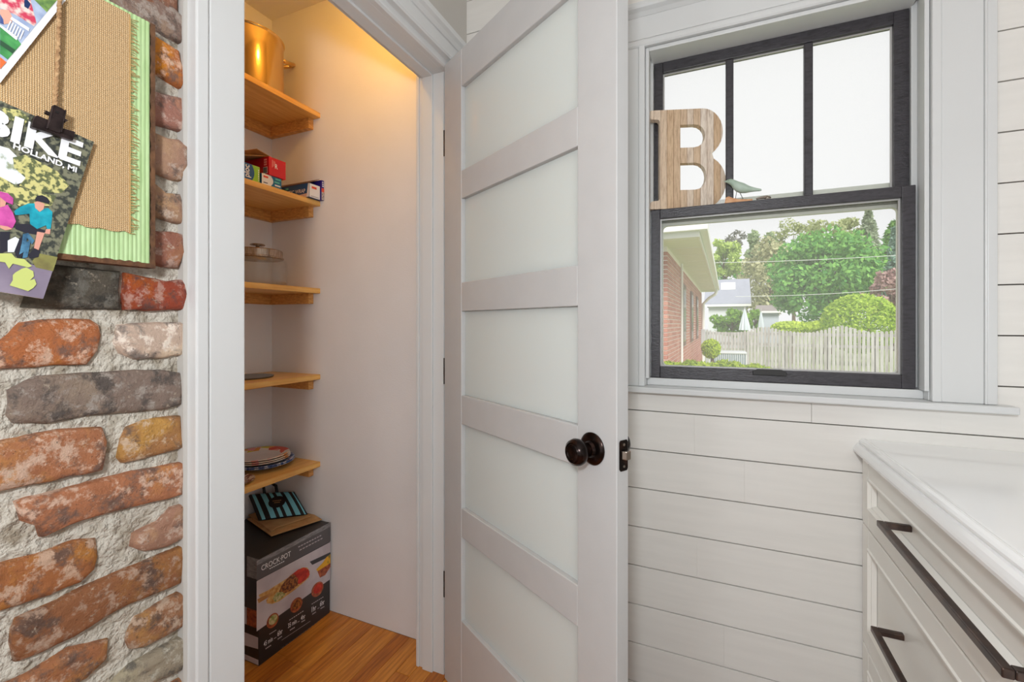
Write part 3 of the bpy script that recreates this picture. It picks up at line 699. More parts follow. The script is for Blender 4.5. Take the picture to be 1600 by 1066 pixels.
# glass jar with a metal lid
Z3 = 1.3385; jc = (-1.625, 1.226, Z3)
jar = tag(empty('glass_jar', jc), 'clear glass jar with a brushed metal lid on the middle shelf', 'jar')
MB().lathe([(0, 0), (.098, 0), (.104, .006), (.105, .02), (.105, .088), (.101, .099), (.090, .106), (.088, .112), (.085, .112), (.086, .105), (.097, .097), (.102, .087), (.102, .02), (.1, .009), (0, .006)], jc, jarglass, 48).build('jar_body', jar, smooth=True)
lidm = mat('brushed_lid', (190, 172, 156), 0.26, metal=1.0, rgb2=(150, 128, 110), vscale=30, vstretch=(8, 8, 1))
lo_ = MB().lathe([(0, .104), (.090, .104), (.093, .107), (.093, .110), (.0885, .1125), (.0885, .136), (.086, .139), (.04, .146), (0, .147)], jc, lidm, 48).build('lid', jar, smooth=True, auto=True)
MB().lathe([(0, .146), (.010, .146), (.007, .150), (.0065, .156), (.026, .158), (.027, .161), (.024, .163), (0, .164)], jc, lidm, 28).build('lid_knob', lo_, smooth=True, auto=True)

# flat lid on the fourth shelf
Z4 = .9785
tag(MB().lathe([(0, 0), (.088, 0), (.092, .003), (.0925, .006), (.088, .006), (.06, .0045), (0, .0055)], (-1.665, 1.213, Z4), mat('grey_tin', (120, 116, 112), .35, metal=.6), 40).build('tin_lid', smooth=True, auto=True), 'flat grey round lid lying on the fourth shelf', 'lid')

# plates on the lowest shelf
Z5 = .6125
def plate_mat(name, base, cols, sc):
    m = bpy.data.materials.new(name); m.use_nodes = True; nt = m.node_tree; N = nt.nodes; L = nt.links; b = N['Principled BSDF']
    tc = N.new('ShaderNodeTexCoord'); v = N.new('ShaderNodeTexVoronoi'); v.inputs['Scale'].default_value = sc
    L.new(tc.outputs['Object'], v.inputs['Vector'])
    sp = N.new('ShaderNodeSeparateColor'); L.new(v.outputs['Color'], sp.inputs[0])
    r = N.new('ShaderNodeValToRGB'); r.color_ramp.interpolation = 'CONSTANT'
    els = r.color_ramp.elements
    for i, c in enumerate(cols):
        e = els[i] if i < 2 else els.new(0.5)
        e.position = i / len(cols); 
    for i, c in enumerate(cols): els[i].position = i / len(cols); els[i].color = s2l(c) + (1,)
    L.new(sp.outputs[0], r.inputs[0])
    n = N.new('ShaderNodeTexNoise'); n.inputs['Scale'].default_value = sc * 1.7; L.new(tc.outputs['Object'], n.inputs['Vector'])
    # plain centre, patterned rim (radius in object space)
    ln = N.new('ShaderNodeVectorMath'); ln.operation = 'LENGTH'; ml = N.new('ShaderNodeVectorMath'); ml.operation = 'MULTIPLY'; ml.inputs[1].default_value = (1, 1, 0)
    L.new(tc.outputs['Object'], ml.inputs[0]); L.new(ml.outputs[0], ln.inputs[0])
    gt = N.new('ShaderNodeMath'); gt.operation = 'GREATER_THAN'; gt.inputs[1].default_value = .078; L.new(ln.outputs['Value'], gt.inputs[0])
    mx = N.new('ShaderNodeMix'); mx.data_type = 'RGBA'; mx.inputs['A'].default_value = s2l(base) + (1,)
    L.new(gt.outputs[0], mx.inputs['Factor']); L.new(r.outputs[0], mx.inputs['B']); L.new(mx.outputs['Result'], b.inputs['Base Color'])
    b.inputs['Roughness'].default_value = .35
    return m
pm_flor = plate_mat('plate_floral', (226, 214, 208), [(236, 222, 206), (214, 74, 50), (238, 226, 212), (226, 150, 60), (240, 228, 214), (214, 190, 40), (232, 150, 140), (238, 224, 208)], 34)
pm_blue = plate_mat('plate_blue', (214, 214, 222), [(60, 88, 150), (206, 208, 222), (70, 100, 160), (220, 220, 230), (50, 70, 130)], 120)
PLP = [(0, 0), (.06, 0), (.068, .003), (.083, .012), (.1, .017), (.112, .0205), (.1135, .0225), (.11, .0235), (.099, .0205), (.081, .0155), (.066, .0065), (.058, .004), (0, .004)]
def plate(label, c, k_, m):
    o = MB().lathe([(r * k_, h) for r, h in PLP], c, m, 56).build('dinner_plate', smooth=True)
    return tag(o, label, 'plate', 'stacked plates on the lowest shelf')
pcx, pcy = -1.666, 1.278
plate('bottom plate of the stack, blue patterned, resting on the wooden shelf', (pcx, pcy, Z5), 1.06, pm_blue)
plate('second plate from the bottom of the stack, blue patterned', (pcx + .001, pcy - .001, Z5 + .0062), 1.05, pm_blue)
plate('third plate from the bottom of the stack, floral, lying on blue plates', (pcx - .003, pcy - .009, Z5 + .016), .99, pm_flor)
plate('second plate from the top of the stack, floral, under another floral plate', (pcx - .002, pcy - .010, Z5 + .0235), .985, pm_flor)
plate('top plate of the stack, white centre and red, orange and yellow floral rim', (pcx - .004, pcy - .011, Z5 + .031), .98, pm_flor)
pm_br = mat('plate_brown', (214, 196, 180), .4, rgb2=(116, 56, 38), vscale=60, lo=.47, hi=.53)
o = MB().lathe([(0, 0), (.05, 0), (.062, .006), (.07, .009), (.0705, .0105), (.066, .0105), (.052, .004), (0, .0035)], (-1.585, 1.098, Z5), pm_br, 40).build('side_plate', smooth=True)
tag(o, 'small brown and white plate at the front edge of the lowest shelf', 'plate')

# slow cooker carton on the floor
BX0, BX1, BY0, BY1, BH = -1.782, -1.4355, 1.088, 1.4085, .372
card_dark = mat('carton_black', (40, 37, 38), .42, rgb2=(52, 48, 48), vscale=8)
tape = mat('packing_tape', (150, 150, 152), .3, rgb2=(112, 112, 114), vscale=50, vstretch=(1, 1, 4))
cb = tag(empty('cooker_carton', ((BX0 + BX1) / 2, (BY0 + BY1) / 2, 0)), 'black appliance carton with a food picture standing on the pantry floor', 'carton')
b = MB().box(BX0, BX1, BY0, BY1, 0, BH, card_dark); b.build('carton', cb, .002)
XF = BX1 + .0005
pr_ = MB()
def fp(*pts, k=0): return [onX(q, XF + k * .0003) for q in pts]
ph_white = mat('photo_white', (214, 208, 212), .4, rgb2=(188, 180, 186), vscale=9); ph_grey = mat('photo_band', (92, 90, 92), .4)
ph_tom = mat('photo_tomato', (214, 62, 36), .4, rgb2=(170, 34, 22), vscale=60); ph_shell = mat('photo_shell', (226, 190, 120), .4, rgb2=(190, 130, 60), vscale=70)
ph_meat = mat('photo_filling', (170, 104, 44), .4, rgb2=(90, 44, 20), vscale=120, lo=.45, hi=.55); ph_leaf = mat('photo_leaf', (120, 140, 60), .4, rgb2=(214, 200, 150), vscale=110)
ph_bowl = mat('photo_bowl', (190, 104, 64), .4, rgb2=(120, 50, 34), vscale=80); ph_yel = mat('photo_yellow', (232, 176, 40), .4, rgb2=(120, 120, 40), vscale=60, lo=.3, hi=.45)
ph_wood = mat('photo_board', (200, 150, 96), .4, rgb2=(170, 116, 64), vscale=30); ph_chop = mat('photo_steel', (60, 62, 66), .4)
pr_.face(fp((401, 908.5), (516.4, 847), (516.4, 905), (401, 987)), ph_white)                       # picture field
pr_.face(fp((401, 883), (516.4, 822), (516.4, 846), (401, 907.5)), ph_grey)                      # title band
pr_.face(fp((401, 877), (516.4, 816), (516.4, 823), (401, 884), k=1), tape)
tx = MB()
a, b_, c_ = onX((408.5, 892.5), XF + .0008), onX((454.5, 868.5), XF + .0008), onX((408.2, 884.5), XF + .0008)
pr_.text('CROCK\u00b7POT', a, b_ - a, c_ - a, white_p, bold=.01)
def line(p0, p1, th, m, k=2, dash=None):
    p0 = onX(p0, XF + k * .0004); p1 = onX(p1, XF + k * .0004); d = p1 - p0; n = int(dash or 1)
    for i in range(n):
        q0 = p0 + d * (i / n); q1 = p0 + d * ((i + (.72 if n > 1 else 1)) / n)
        pr_.face([q0, q1, q1 + np.array([0, 0, th]), q0 + np.array([0, 0, th])], m)
line((421, 890), (445, 877.5), .0035, white_p, dash=8)
line((466, 856), (503, 837), .004, ph_white, dash=9); line((468, 861), (505, 841.5), .004, ph_white, dash=8)
# wrap on its board
pr_.face(fp((402, 937), (455, 905), (463, 907), (404, 943), k=1), ph_wood)
pr_.face(fp((404, 930), (420, 922), (450, 903), (453, 905), (423, 927), (406, 934), k=2), ph_shell)
pr_.face(fp((416, 938), (425, 927), (432, 918), (445, 908), (453, 900), (461, 894), (472, 887), (480, 887), (484, 893), (483, 902), (475, 910), (462, 921), (448, 931), (436, 940), (425, 944), (417, 943), k=3), ph_shell)
pr_.face(fp((456, 898), (466, 890), (475, 887), (482, 890), (484, 898), (478, 906), (468, 913), (460, 912), k=4), ph_tom)
pr_.face(fp((440, 915), (450, 903), (459, 897), (466, 905), (465, 915), (455, 923), (444, 928), (436, 925), k=5), ph_meat)
pr_.face(fp((426, 936), (432, 926), (441, 925), (446, 929), (438, 937), (430, 941), k=6), ph_leaf)
pr_.face(fp((498, 891), (508, 883), (516.3, 874), (516.3, 880), (504, 888), k=1), ph_chop)
pr_.face(fp((484, 878), (516.3, 863), (516.3, 869), (488, 883), k=1), ph_chop)
pr_.face(fp((494, 890), (504, 880), (510, 871), (516.3, 866), (516.3, 884), (506, 893), (497, 894), k=3), ph_yel)
pr_.face(fp((496, 893), (516.3, 880), (516.3, 886), (508, 899), (500, 903), k=4), ph_bowl)
for cx, cy in ((426, 970), (463, 945.5), (496, 921)):
    pts = [(cx + 9.5 * math.cos(t) , cy - 9.5 * .55 * math.cos(t) + 11 * math.sin(t)) for t in np.linspace(0, 2 * math.pi, 20, endpoint=False)]
    pr_.face(fp(*pts, k=3), ph_bowl)
    pts = [(cx + 7.0 * math.cos(t) + .8, cy - 7.0 * .55 * math.cos(t) + 7.5 * math.sin(t) - 1.5) for t in np.linspace(0, 2 * math.pi, 20, endpoint=False)]
    pr_.face(fp(*pts, k=5), (ph_leaf if cx == 426 else ph_meat if cx == 463 else ph_tom))
def ftext(body, p0, p1, pt, k=3):
    a = onX(p0, XF + k * .0004); pr_.text(body, a, onX(p1, XF + k * .0004) - a, onX(pt, XF + k * .0004) - a, white_p, bold=.012)
ftext('45 min', (412, 1011), (426, 1001.5), (412, 1003.5)); ftext('6hr', (433.5, 995), (441.5, 989.5), (433.5, 987))
ftext('35 min', (450, 982), (463.5, 973.5), (450, 975)); ftext('4hr', (470, 970), (477, 965.5), (470, 963))
ftext('1hr', (487, 957), (494, 952.5), (487, 949)); ftext('6hr', (500, 948), (507, 943.5), (500, 940.5))
for p0, p1 in (((415, 1015), (424, 1009)), ((434, 1000), (441, 995)), ((453, 986), (461, 981)), ((471, 973), (477, 969.5)), ((488, 961), (494, 957)), ((501, 952), (507, 948.5))): line(p0, p1, .004, ph_white, dash=4)
for p0, p1 in (((421, 992), (432, 985)), ((452, 970), (475, 955)), ((487, 945), (506, 933))): line(p0, p1, .003, ph_white, dash=7)
for p0, p1 in (((428, 999), (432, 996)), ((465, 973), (468, 971)), ((496, 952), (499, 950))): line(p0, p1, .002, ph_white)
line((440, 1001), (485, 971), .0012, ph_white); line((440, 1014), (512, 962), .004, ph_grey, dash=14)
pr_.build('front_print', cb)
sp_ = MB(); Yl = BY0 - .0005
sp_.box(BX0 + .01, BX1 - .002, Yl, BY0, .004, .022, ph_white); sp_.face([(BX1 - .003, Yl, .06), (BX1 - .003, Yl, .1), (BX0 + .02, Yl, .1), (BX0 + .02, Yl, .03)], ph_white)
sp_.box(BX1 - .06, BX1 - .004, Yl, BY0, .13, .19, ph_bowl); sp_.box(BX0 + .02, BX1 - .062, Yl, BY0, .13, .19, ph_white)
sp_.box(BX1 - .06, BX1 - .0005, Yl, BY0, .30, .372, tape)
sp_.build('side_print', cb)
# folded kraft bags and the striped pouch on the carton
Zk = BH + .0015
ka = [onZ(q, Zk + .004) for q in ((386, 812), (424, 839), (503, 813), (486, 803), (450, 792))]
kb = MB(); kb.slab(ka, (0, 0, .005), kraftm)
ka2 = [onZ(q, Zk + .011) for q in ((388, 806), (424, 832), (432, 826), (486, 808), (470, 798), (440, 790))]
kraft = kb.build('paper_bag', bevel=.0012); tag(kraft, 'folded brown paper bag lying flat on the black carton', 'bag')
MB().slab(ka2, (0, 0, .0045), kraftm).build('fold', kraft, .0012)
turq = mat('turquoise_fabric', (128, 206, 222), .6); blk = mat('black_fabric', (26, 24, 24), .65)
A, B_, Cc, D = onZ((404, 814), Zk + .018), onZ((481, 804), Zk + .018), onZ((460, 769), Zk + .090), onZ((388, 774), Zk + .090)
nU, nV = 28, 12
stripes = [0, 0, 1, 1, 0, 0, 0, 1, 1, 1, 0, 0, 1, 1, 0, 0, 1, 1, 1, 0, 0, 1, 1, 1, 0, 0, 1, 0]
nrm = np.cross(B_ - A, D - A); nrm /= np.linalg.norm(nrm); nrm *= 1 if np.dot(nrm, O0 - A) > 0 else -1
bag = MB(); vs = []
for side in (0, 1):
    for j_ in range(nV + 1):
        for i in range(nU + 1):
            u, v = i / nU, j_ / nV
            q = A * (1 - u) * (1 - v) + B_ * u * (1 - v) + Cc * u * v + D * (1 - u) * v
            th = .021 * (math.sin(math.pi * u) ** .4) * (math.sin(math.pi * min(1, v * .96 + .02)) ** .45)
            vs.append(q + nrm * (th * (1 if side == 0 else -.45)))
S_ = (nU + 1) * (nV + 1)
for side in (0, 1):
    for j_ in range(nV):
        for i in range(nU):
            q = [side * S_ + j_ * (nU + 1) + i, side * S_ + j_ * (nU + 1) + i + 1, side * S_ + (j_ + 1) * (nU + 1) + i + 1, side * S_ + (j_ + 1) * (nU + 1) + i]
            bag.f.append(tuple(q if side == 0 else q[::-1])); bag.m.append(bag.mi(turq if stripes[i] else blk))
bag.v = [tuple(q) for q in vs]
loop = [(0, i) for i in range(nU + 1)] + [(j_, nU) for j_ in range(1, nV + 1)] + [(nV, i) for i in range(nU - 1, -1, -1)] + [(j_, 0) for j_ in range(nV - 1, 0, -1)]
ids = [j_ * (nU + 1) + i for j_, i in loop]
for k_ in range(len(ids)):
    a, b = ids[k_], ids[(k_ + 1) % len(ids)]; bag.f.append((b, a, S_ + a, S_ + b)); bag.m.append(bag.mi(blk))
bo = tag(bag.build('striped_pouch', smooth=True), 'black and turquoise striped pouch leaning on the folded paper bag', 'pouch')
ctr = (A + B_ + Cc + D) / 4 + nrm * .0225; uu = (B_ - A) / np.linalg.norm(B_ - A); vv_ = np.cross(nrm, uu)
lb = MB(); lb.slab([ctr + uu * .032 * math.cos(t) + vv_ * .028 * math.sin(t) for t in np.linspace(0, 2 * math.pi, 28, endpoint=False)], nrm * .0012, blk)
for i, (a, b) in enumerate(((-.017, .017), (-.010, .012))):
    for q in range(5): s0 = a + (b - a) * q / 5; lb.slab([ctr + nrm * .0013 + uu * s0 + vv_ * (.004 - .009 * i), ctr + nrm * .0013 + uu * (s0 + (b - a) / 7) + vv_ * (.004 - .009 * i), ctr + nrm * .0013 + uu * (s0 + (b - a) / 7) + vv_ * (.007 - .009 * i), ctr + nrm * .0013 + uu * s0 + vv_ * (.007 - .009 * i)], nrm * .0004, kraftm)
lb.build('round_label', bo)
hs_ = MB(); q0 = (Cc * .35 + D * .65); q1 = (Cc * .62 + D * .38)
hs_.tube([q0, q0 + np.array([-.02, .01, .028]), (q0 + q1) / 2 + np.array([-.04, .02, .04]), q1 + np.array([-.02, .01, .026]), q1], .006, blk, 8); hs_.build('handle', bo, smooth=True)

# ------------------------------------------------------------------ MEMO BOARD ON THE BRICKS
XM = -.802
brd = tag(empty('memo_board', (XM, .33, 1.28)), 'green ribbed memo board covered with burlap on the brick wall', 'board')
def m3(p, X): return onX(p, X)
yR, yRi = float(m3((242, 300), XM)[1]), float(m3((234, 300), XM)[1])
zB = float(m3((235, 419), XM)[2]); zBi = zB + .007
YL_, ZT_ = .02, 1.66
bk = MB(); bk.box(XM - .018, XM - .004, YL_, yR - .001, zB + .001, ZT_, rust); bk.build('backing', brd)
rb = MB(); NR = 520
ys = np.linspace(YL_, yRi, NR)
vsA = [(XM + .0012 * abs(math.sin(math.pi * (yRi - y) / .0056)) ** .7, y, zBi) for y in ys]; vsB = [(a, b, ZT_) for a, b, _ in vsA]
rb.add(vsA + vsB, [(i, i + 1, NR + i + 1, NR + i) for i in range(NR - 1)], greenp); rb.build('ribbed_panel', brd, smooth=True)
ed = MB()
def rough_edge(a, b, wdt, axis):
    n = 70; lo_, hi_ = [], []
    for i in range(n + 1):
        t = a + (b - a) * i / n; r0 = rnd.uniform(-.0012, .0012)
        if axis == 'z': lo_.append((XM - .016, yR, t)); hi_.append((XM + .0016, yR - wdt + r0, t))
        else: lo_.append((XM - .016, t, zB)); hi_.append((XM + .0016, t, zB + wdt + r0))
    mid = [(XM + .0018, yR - .0004, p[2]) if axis == 'z' else (XM + .0018, p[1], zB + .0004) for p in lo_]
    o = n + 1
    ed.add(lo_ + mid + hi_, [(i, i + 1, o + i + 1, o + i) for i in range(n)] + [(o + i, o + i + 1, 2 * o + i + 1, 2 * o + i) for i in range(n)], rust)
rough_edge(zB, ZT_, yR - yRi, 'z'); rough_edge(YL_, yR, .0075, 'y'); ed.build('rusty_rim', brd)
yb = float(m3((204, 200), XM + .004)[1]); zb0 = float(m3((200, 364), XM + .004)[2])
bl = MB(); NB = 50; lowz = []
for i in range(NB + 1):
    y = YL_ + (yb - YL_) * i / NB; lowz.append((y, zb0 + .001 * math.sin(i * 1.7) + (.0015 if i % 7 == 0 else 0)))
vsA = [(XM + .0035, y, z) for y, z in lowz]; vsB = [(XM + .0035, y, ZT_ - .005) for y, z in lowz]
bl.add(vsA + vsB, [(i, i + 1, NB + 2 + i, NB + 1 + i) for i in range(NB)], burlap)
bl.add([(XM + .0012, y, z) for y, z in lowz] + vsA, [(i, i + 1, NB + 2 + i, NB + 1 + i) for i in range(NB)], burlap); blo = bl.build('burlap', brd)
fr = MB(); z = zb0
fm = mat('fringe_thread', (196, 162, 108), .95)
while z < ZT_ - .01:
    L_ = rnd.uniform(.004, .0125); dz = rnd.uniform(-.005, .004)
    fr.tube([(XM + .0032, yb - .002, z), (XM + .0040, yb + L_ * .5, z + dz * .4), (XM + .003, yb + L_, z + dz)], .0005, fm, 4); z += rnd.uniform(.0018, .0032)
fr.tube([(XM + .0036, yb - .0005, zb0), (XM + .0037, yb - .0005, ZT_ - .01)], .0009, fm, 5)
fo = fr.build('fringe', blo); fo['kind'] = 'stuff'

# photo card, top left
XC = XM + .010
card = tag(MB().slab([onX(q, XC) for q in ((103, 0), (0, 130), (-70, 60), (20, -90))], (-.0012, 0, 0), white_p).build('photo_card'), 'white bordered picnic photo card clipped over the burlap', 'photo')
ci = MB()
def cf(k, m, *pts): ci.face([onX(q, XC + .0003 * k) for q in pts], m)
g1 = mat('photo_grass', (86, 168, 96), .4, rgb2=(52, 122, 70), vscale=60); g2 = mat('photo_foliage', (150, 186, 96), .4, rgb2=(84, 120, 70), vscale=90)
sky_p = mat('photo_pale_blue', (190, 204, 226), .4, rgb2=(150, 166, 200), vscale=60); orange_p = mat('photo_orange', (238, 112, 60), .4); crowd = mat('photo_crowd', (236, 214, 206), .4, rgb2=(204, 62, 92), vscale=110, lo=.42, hi=.58)
skin_p = mat('photo_skin', (222, 170, 150), .4); denim_p = mat('photo_denim', (90, 110, 170), .4, rgb2=(50, 64, 120), vscale=80)
cf(1, sky_p, (89, 0), (0, 108), (-64, 52), (10, -80)); cf(2, g2, (89, 0), (73, 19), (50, -4), (64, -24))
cf(2, crowd, (0, 0), (40, -30), (57, 36), (53, 41), (30, 26), (0, 12)); cf(3, skin_p, (0, 14), (14, 16), (20, 28), (18, 36), (6, 38), (0, 34))
cf(4, denim_p, (0, 22), (5, 30), (6, 38), (0, 36)); cf(3, pb_navy, (38, -6), (48, 6), (44, 14), (38, 10))
cf(2, g1, (0, 42), (28, 62), (33, 69), (12, 93), (0, 84)); cf(3, mat('photo_dark_grass', (48, 84, 60), .4), (0, 62), (24, 78), (20, 84), (0, 70)); cf(4, orange_p, (0, 89), (10, 97), (0, 108))
for i in range(6): cf(5, white_p, (16 + 4 * i, 32 + 3 * i), (18 + 4 * i, 33 + 3 * i), (12 + 4 * i, 46 + 3.2 * i), (10 + 4 * i, 45 + 3.2 * i))
cf(5, white_p, (0, 38), (28, 58), (26, 63), (0, 42)); cf(6, white_p, (18, 26), (46, 44), (45, 49), (16, 30))
ci.build('picture', card)

# magazine hanging from the clip
XG = XM + .012
mg = [(147, 222), (67.5, 467), (0, 456), (-90, 440), (-40, 140), (0, 157)]
mag = tag(MB().slab([onX(q, XG) for q in mg], (-.005, 0, 0), white_p).build('magazine'), 'bike magazine with two cyclists on its cover hanging from the clip', 'magazine')
cv = MB()
ph_tree = mat('cover_trees', (126, 126, 104), .35, rgb2=(58, 62, 58), vscale=170, detail=10, lo=.44, hi=.56); ph_yg = mat('cover_yellow_leaves', (206, 200, 132), .35, rgb2=(96, 104, 72), vscale=190, detail=10, lo=.44, hi=.54)
ph_sky = mat('cover_sky', (228, 234, 238), .35, rgb2=(150, 158, 128), vscale=70, detail=8, lo=.36, hi=.44); ph_path = mat('cover_path', (150, 138, 156), .35, rgb2=(124, 112, 132), vscale=20); ph_lime = mat('cover_lime_map', (198, 208, 122), .35)
ph_pink = mat('cover_pink', (214, 92, 172), .35, rgb2=(178, 66, 140), vscale=70); ph_teal = mat('cover_teal', (34, 176, 196), .35, rgb2=(18, 130, 152), vscale=70); ph_skin = mat('cover_skin', (218, 158, 140), .35)
ph_dk = mat('cover_dark', (42, 42, 54), .35); ph_bike = mat('cover_bike', (98, 156, 190), .35, rgb2=(50, 90, 120), vscale=90); ph_lawn = mat('cover_lawn', (150, 150, 84), .35, rgb2=(120, 112, 70), vscale=60)
def vf(k, m, *pts): cv.face([onX(q, XG + .0003 * k) for q in pts], m)
vf(1, ph_tree, *mg)
vf(2, ph_sky, (-80, 230), (0, 228), (14, 232), (30, 248), (34, 262), (45, 282), (20, 290), (0, 284), (-80, 270))
vf(3, ph_yg, (20, 246), (40, 242), (60, 252), (90, 268), (108, 290), (96, 302), (60, 300), (30, 290), (40, 278), (22, 262))
vf(3, ph_yg, (-70, 275), (0, 276), (30, 292), (60, 300), (88, 306), (80, 322), (30, 322), (0, 300), (-70, 300)); vf(3, ph_yg, (2, 168), (30, 172), (46, 184), (38, 196), (10, 186))
vf(2, ph_path, (-85, 400), (0, 404), (40, 410), (58, 416), (82, 424), (67.5, 467), (0, 456), (-88, 440)); vf(3, ph_lawn, (62, 396), (90, 402), (83, 424), (56, 418), (50, 408))
# cyclist in teal
vf(5, ph_teal, (22, 330), (30, 324), (44, 318), (54, 318), (60, 331), (68, 326), (75, 325), (82, 331), (81, 345), (79, 360), (74, 362), (72, 352), (58, 358), (47, 350), (46, 334), (30, 336), (24, 336))
vf(6, ph_skin, (54, 316), (60, 314), (70, 319), (68, 327), (62, 331), (55, 325)); vf(7, ph_dk, (54, 312), (58, 306), (66, 305), (74, 309), (78, 315), (76, 319), (66, 316), (56, 314))
vf(6, ph_skin, (72, 358), (79, 358), (78, 366), (70, 365)); vf(5, ph_skin, (58, 362), (70, 364), (64, 380), (60, 392), (53, 388)); vf(4, ph_dk, (24, 350), (44, 350), (72, 361), (64, 368), (40, 364), (24, 358))
vf(6, ph_bike, (36, 366), (44, 364), (54, 376), (50, 382), (42, 372), (40, 392), (30, 398), (34, 380)); vf(7, ph_bike, (40, 378), (48, 376), (43, 402), (35, 404))
vf(5, ph_dk, (22, 392), (30, 372), (42, 366), (38, 398), (28, 406)); vf(6, ph_sky, (12, 376), (24, 370), (30, 374), (22, 394), (12, 394)); vf(5, ph_dk, (44, 398), (54, 388), (63, 392), (60, 402), (46, 404))
# cyclist in pink
vf(5, ph_pink, (-30, 326), (0, 322), (12, 320), (20, 332), (25, 346), (20, 356), (10, 358), (0, 352), (-30, 352)); vf(7, ph_pink, (-20, 300), (0, 299), (12, 302), (21, 310), (20, 320), (10, 316), (0, 308), (-20, 306))
vf(6, ph_skin, (0, 308), (10, 314), (8, 322), (0, 324)); vf(6, ph_skin, (0, 352), (12, 354), (20, 358), (8, 360), (0, 356)); vf(4, ph_dk, (0, 362), (16, 362), (12, 392), (0, 396))
# map shape
vf(6, ph_lime, (-40, 396), (0, 396), (18, 396), (24, 403), (38, 405), (50, 416), (44, 418), (20, 412), (14, 420), (8, 410), (-40, 404))
vf(7, ph_lime, (24, 426), (34, 420), (41, 418), (52, 424), (53, 432), (47, 438), (54, 436), (57, 444), (52, 450), (44, 455), (28, 450), (15, 446), (20, 438), (20, 430))
def mtext(body, p0, p1, pt, k=9):
    a = onX(p0, XG + k * .0003); cv.text(body, a, onX(p1, XG + k * .0003) - a, onX(pt, XG + k * .0003) - a, white_p, bold=.035)
mtext('BIKE', (-36, 200), (125, 258), (-28, 162)); mtext('HOLLAND, MI', (20, 231), (119.5, 269.5), (21.5, 223))
cv.build('cover_print', mag)
# clip on its string
clip = tag(empty('hanging_clip', tuple(onX((86, 200), XG + .004))), 'dark metal bulldog clip hanging on jute string', 'clip')
tw = MB(); pts = [onX(q, XC + .004) for q in ((94, -40), (93, 10), (92, 40), (91, 80), (88, 130), (86, 176))]; tw.tube(pts, .0022, twinem, 6)
for dx, ph in ((.0014, 0), (-.0014, math.pi)):
    pp = []
    for i in range(60):
        t = i / 59 * (len(pts) - 1); k_ = min(len(pts) - 2, int(t)); q = pts[k_] + (pts[k_ + 1] - pts[k_]) * (t - k_)
        pp.append(q + np.array([.0016 * math.sin(i * 1.1 + ph), .0016 * math.cos(i * 1.1 + ph), 0]))
    tw.tube(pp, .0014, twinem, 5)
tw.build('string', clip, smooth=True)
XP = XG + .0035
def cl(pts, th, m, nm, bev=.0006, X=XP, par=None):
    b = MB().slab([onX(q, X) for q in pts], (th, 0, 0), m); return b.build(nm, par or clip, bev)
oil = mat('dark_clip_steel', (70, 58, 58), .38, metal=.7, rgb2=(44, 36, 36), vscale=60)
jaw = cl([(49, 186), (55, 181), (72, 188), (95, 201), (115, 207), (111, 221), (80, 210), (46, 199)], .005, oil, 'jaw')
cl([(48, 196), (112, 216), (110, 221), (46, 200)], .0065, oil, 'jaw_lip')
lev = cl([(80, 166), (84, 164), (98, 171), (101, 174), (94, 208), (90, 208), (71, 201)], .0025, oil, 'lever', X=XP + .006)
cl([(80, 166), (82, 165), (74, 202), (71, 201)], .0055, oil, 'lever_flange', .0004, XP + .004, lev); cl([(99, 172), (101, 174), (94, 208), (92, 207)], .0055, oil, 'lever_flange', .0004, XP + .004, lev)
h_ = MB(); h_.tube([onX(q, XP + .005) for q in ((70, 175), (72, 176), (102, 189), (103, 190))], .0028, oil, 8); h_.build('spring', clip)
cl([(87, 173), (93, 175), (92, 178), (86, 176)], .0005, mat('clip_hole', (20, 16, 16), .9), 'hole', 0, XP + .0088, lev)

# ------------------------------------------------------------------ ON THE WINDOW RAIL
ZRail = 1.5525
BO = np.array([float(onY((1016.5, 320), 1.488)[0]), 1.488, 0]); BE = np.array([math.cos(R(18)), math.sin(R(18)), 0]); BNn = np.array([-math.sin(R(18)), math.cos(R(18)), 0])
def bp(p):
    r = ray(*p); t = np.dot(BO - O0, BNn) / np.dot(r, BNn); q = O0 + r * t; return (float(np.dot(q - BO, BE)), float(q[2]))
def arc_pts(c, rx, rz, a0, a1, n=10): return [(c[0] + rx * math.cos(R(a0 + (a1 - a0) * i / n)), c[1] + rz * math.sin(R(a0 + (a1 - a0) * i / n))) for i in range(n + 1)]
x0 = bp((1016.5, 320))[0]; xs = bp((1031, 320))[0]; xr1 = bp((1129.5, 210))[0]; xr2 = bp((1134.5, 280))[0]
zt = bp((1060, 171.0))[1]; zw = bp((1112, 243))[1]
zb_ = ZRail
H1 = zt - zw; H2 = zw - zb_
outer = [(x0, zb_), (x0, zb_ + .020), (x0 + .004, zb_ + .024), (xs - .004, zb_ + .026), (xs, zb_ + .032), (xs, zt - .036), (xs - .004, zt - .030), (x0 + .004, zt - .028), (x0, zt - .024), (x0, zt)]
c1 = (xr1 - .062, (zt + zw) / 2); outer += arc_pts(c1, .062, H1 / 2, 90, -62, 12)
c2 = (xr2 - .070, (zb_ + zw) / 2 - .001); outer += arc_pts(c2, .070, (H2) / 2 + .001, 62, -90, 12)
xc0 = bp((1063, 240))[0]
def counter(zc_top, zc_bot, xr):
    h = (zc_top - zc_bot) / 2; return [(xc0, zc_bot), (xc0, zc_top)] + arc_pts((xr - .034, (zc_top + zc_bot) / 2), .034, h, 90, -90, 8)
h1 = counter(bp((1065, 195))[1], bp((1063, 231))[1], bp((1102, 213))[0]); h2 = counter(bp((1063, 255))[1], bp((1063, 297))[1], bp((1104, 275))[0])
cu = bpy.data.curves.new('b', 'CURVE'); cu.dimensions = '2D'; cu.fill_mode = 'BOTH'; cu.extrude = .0115
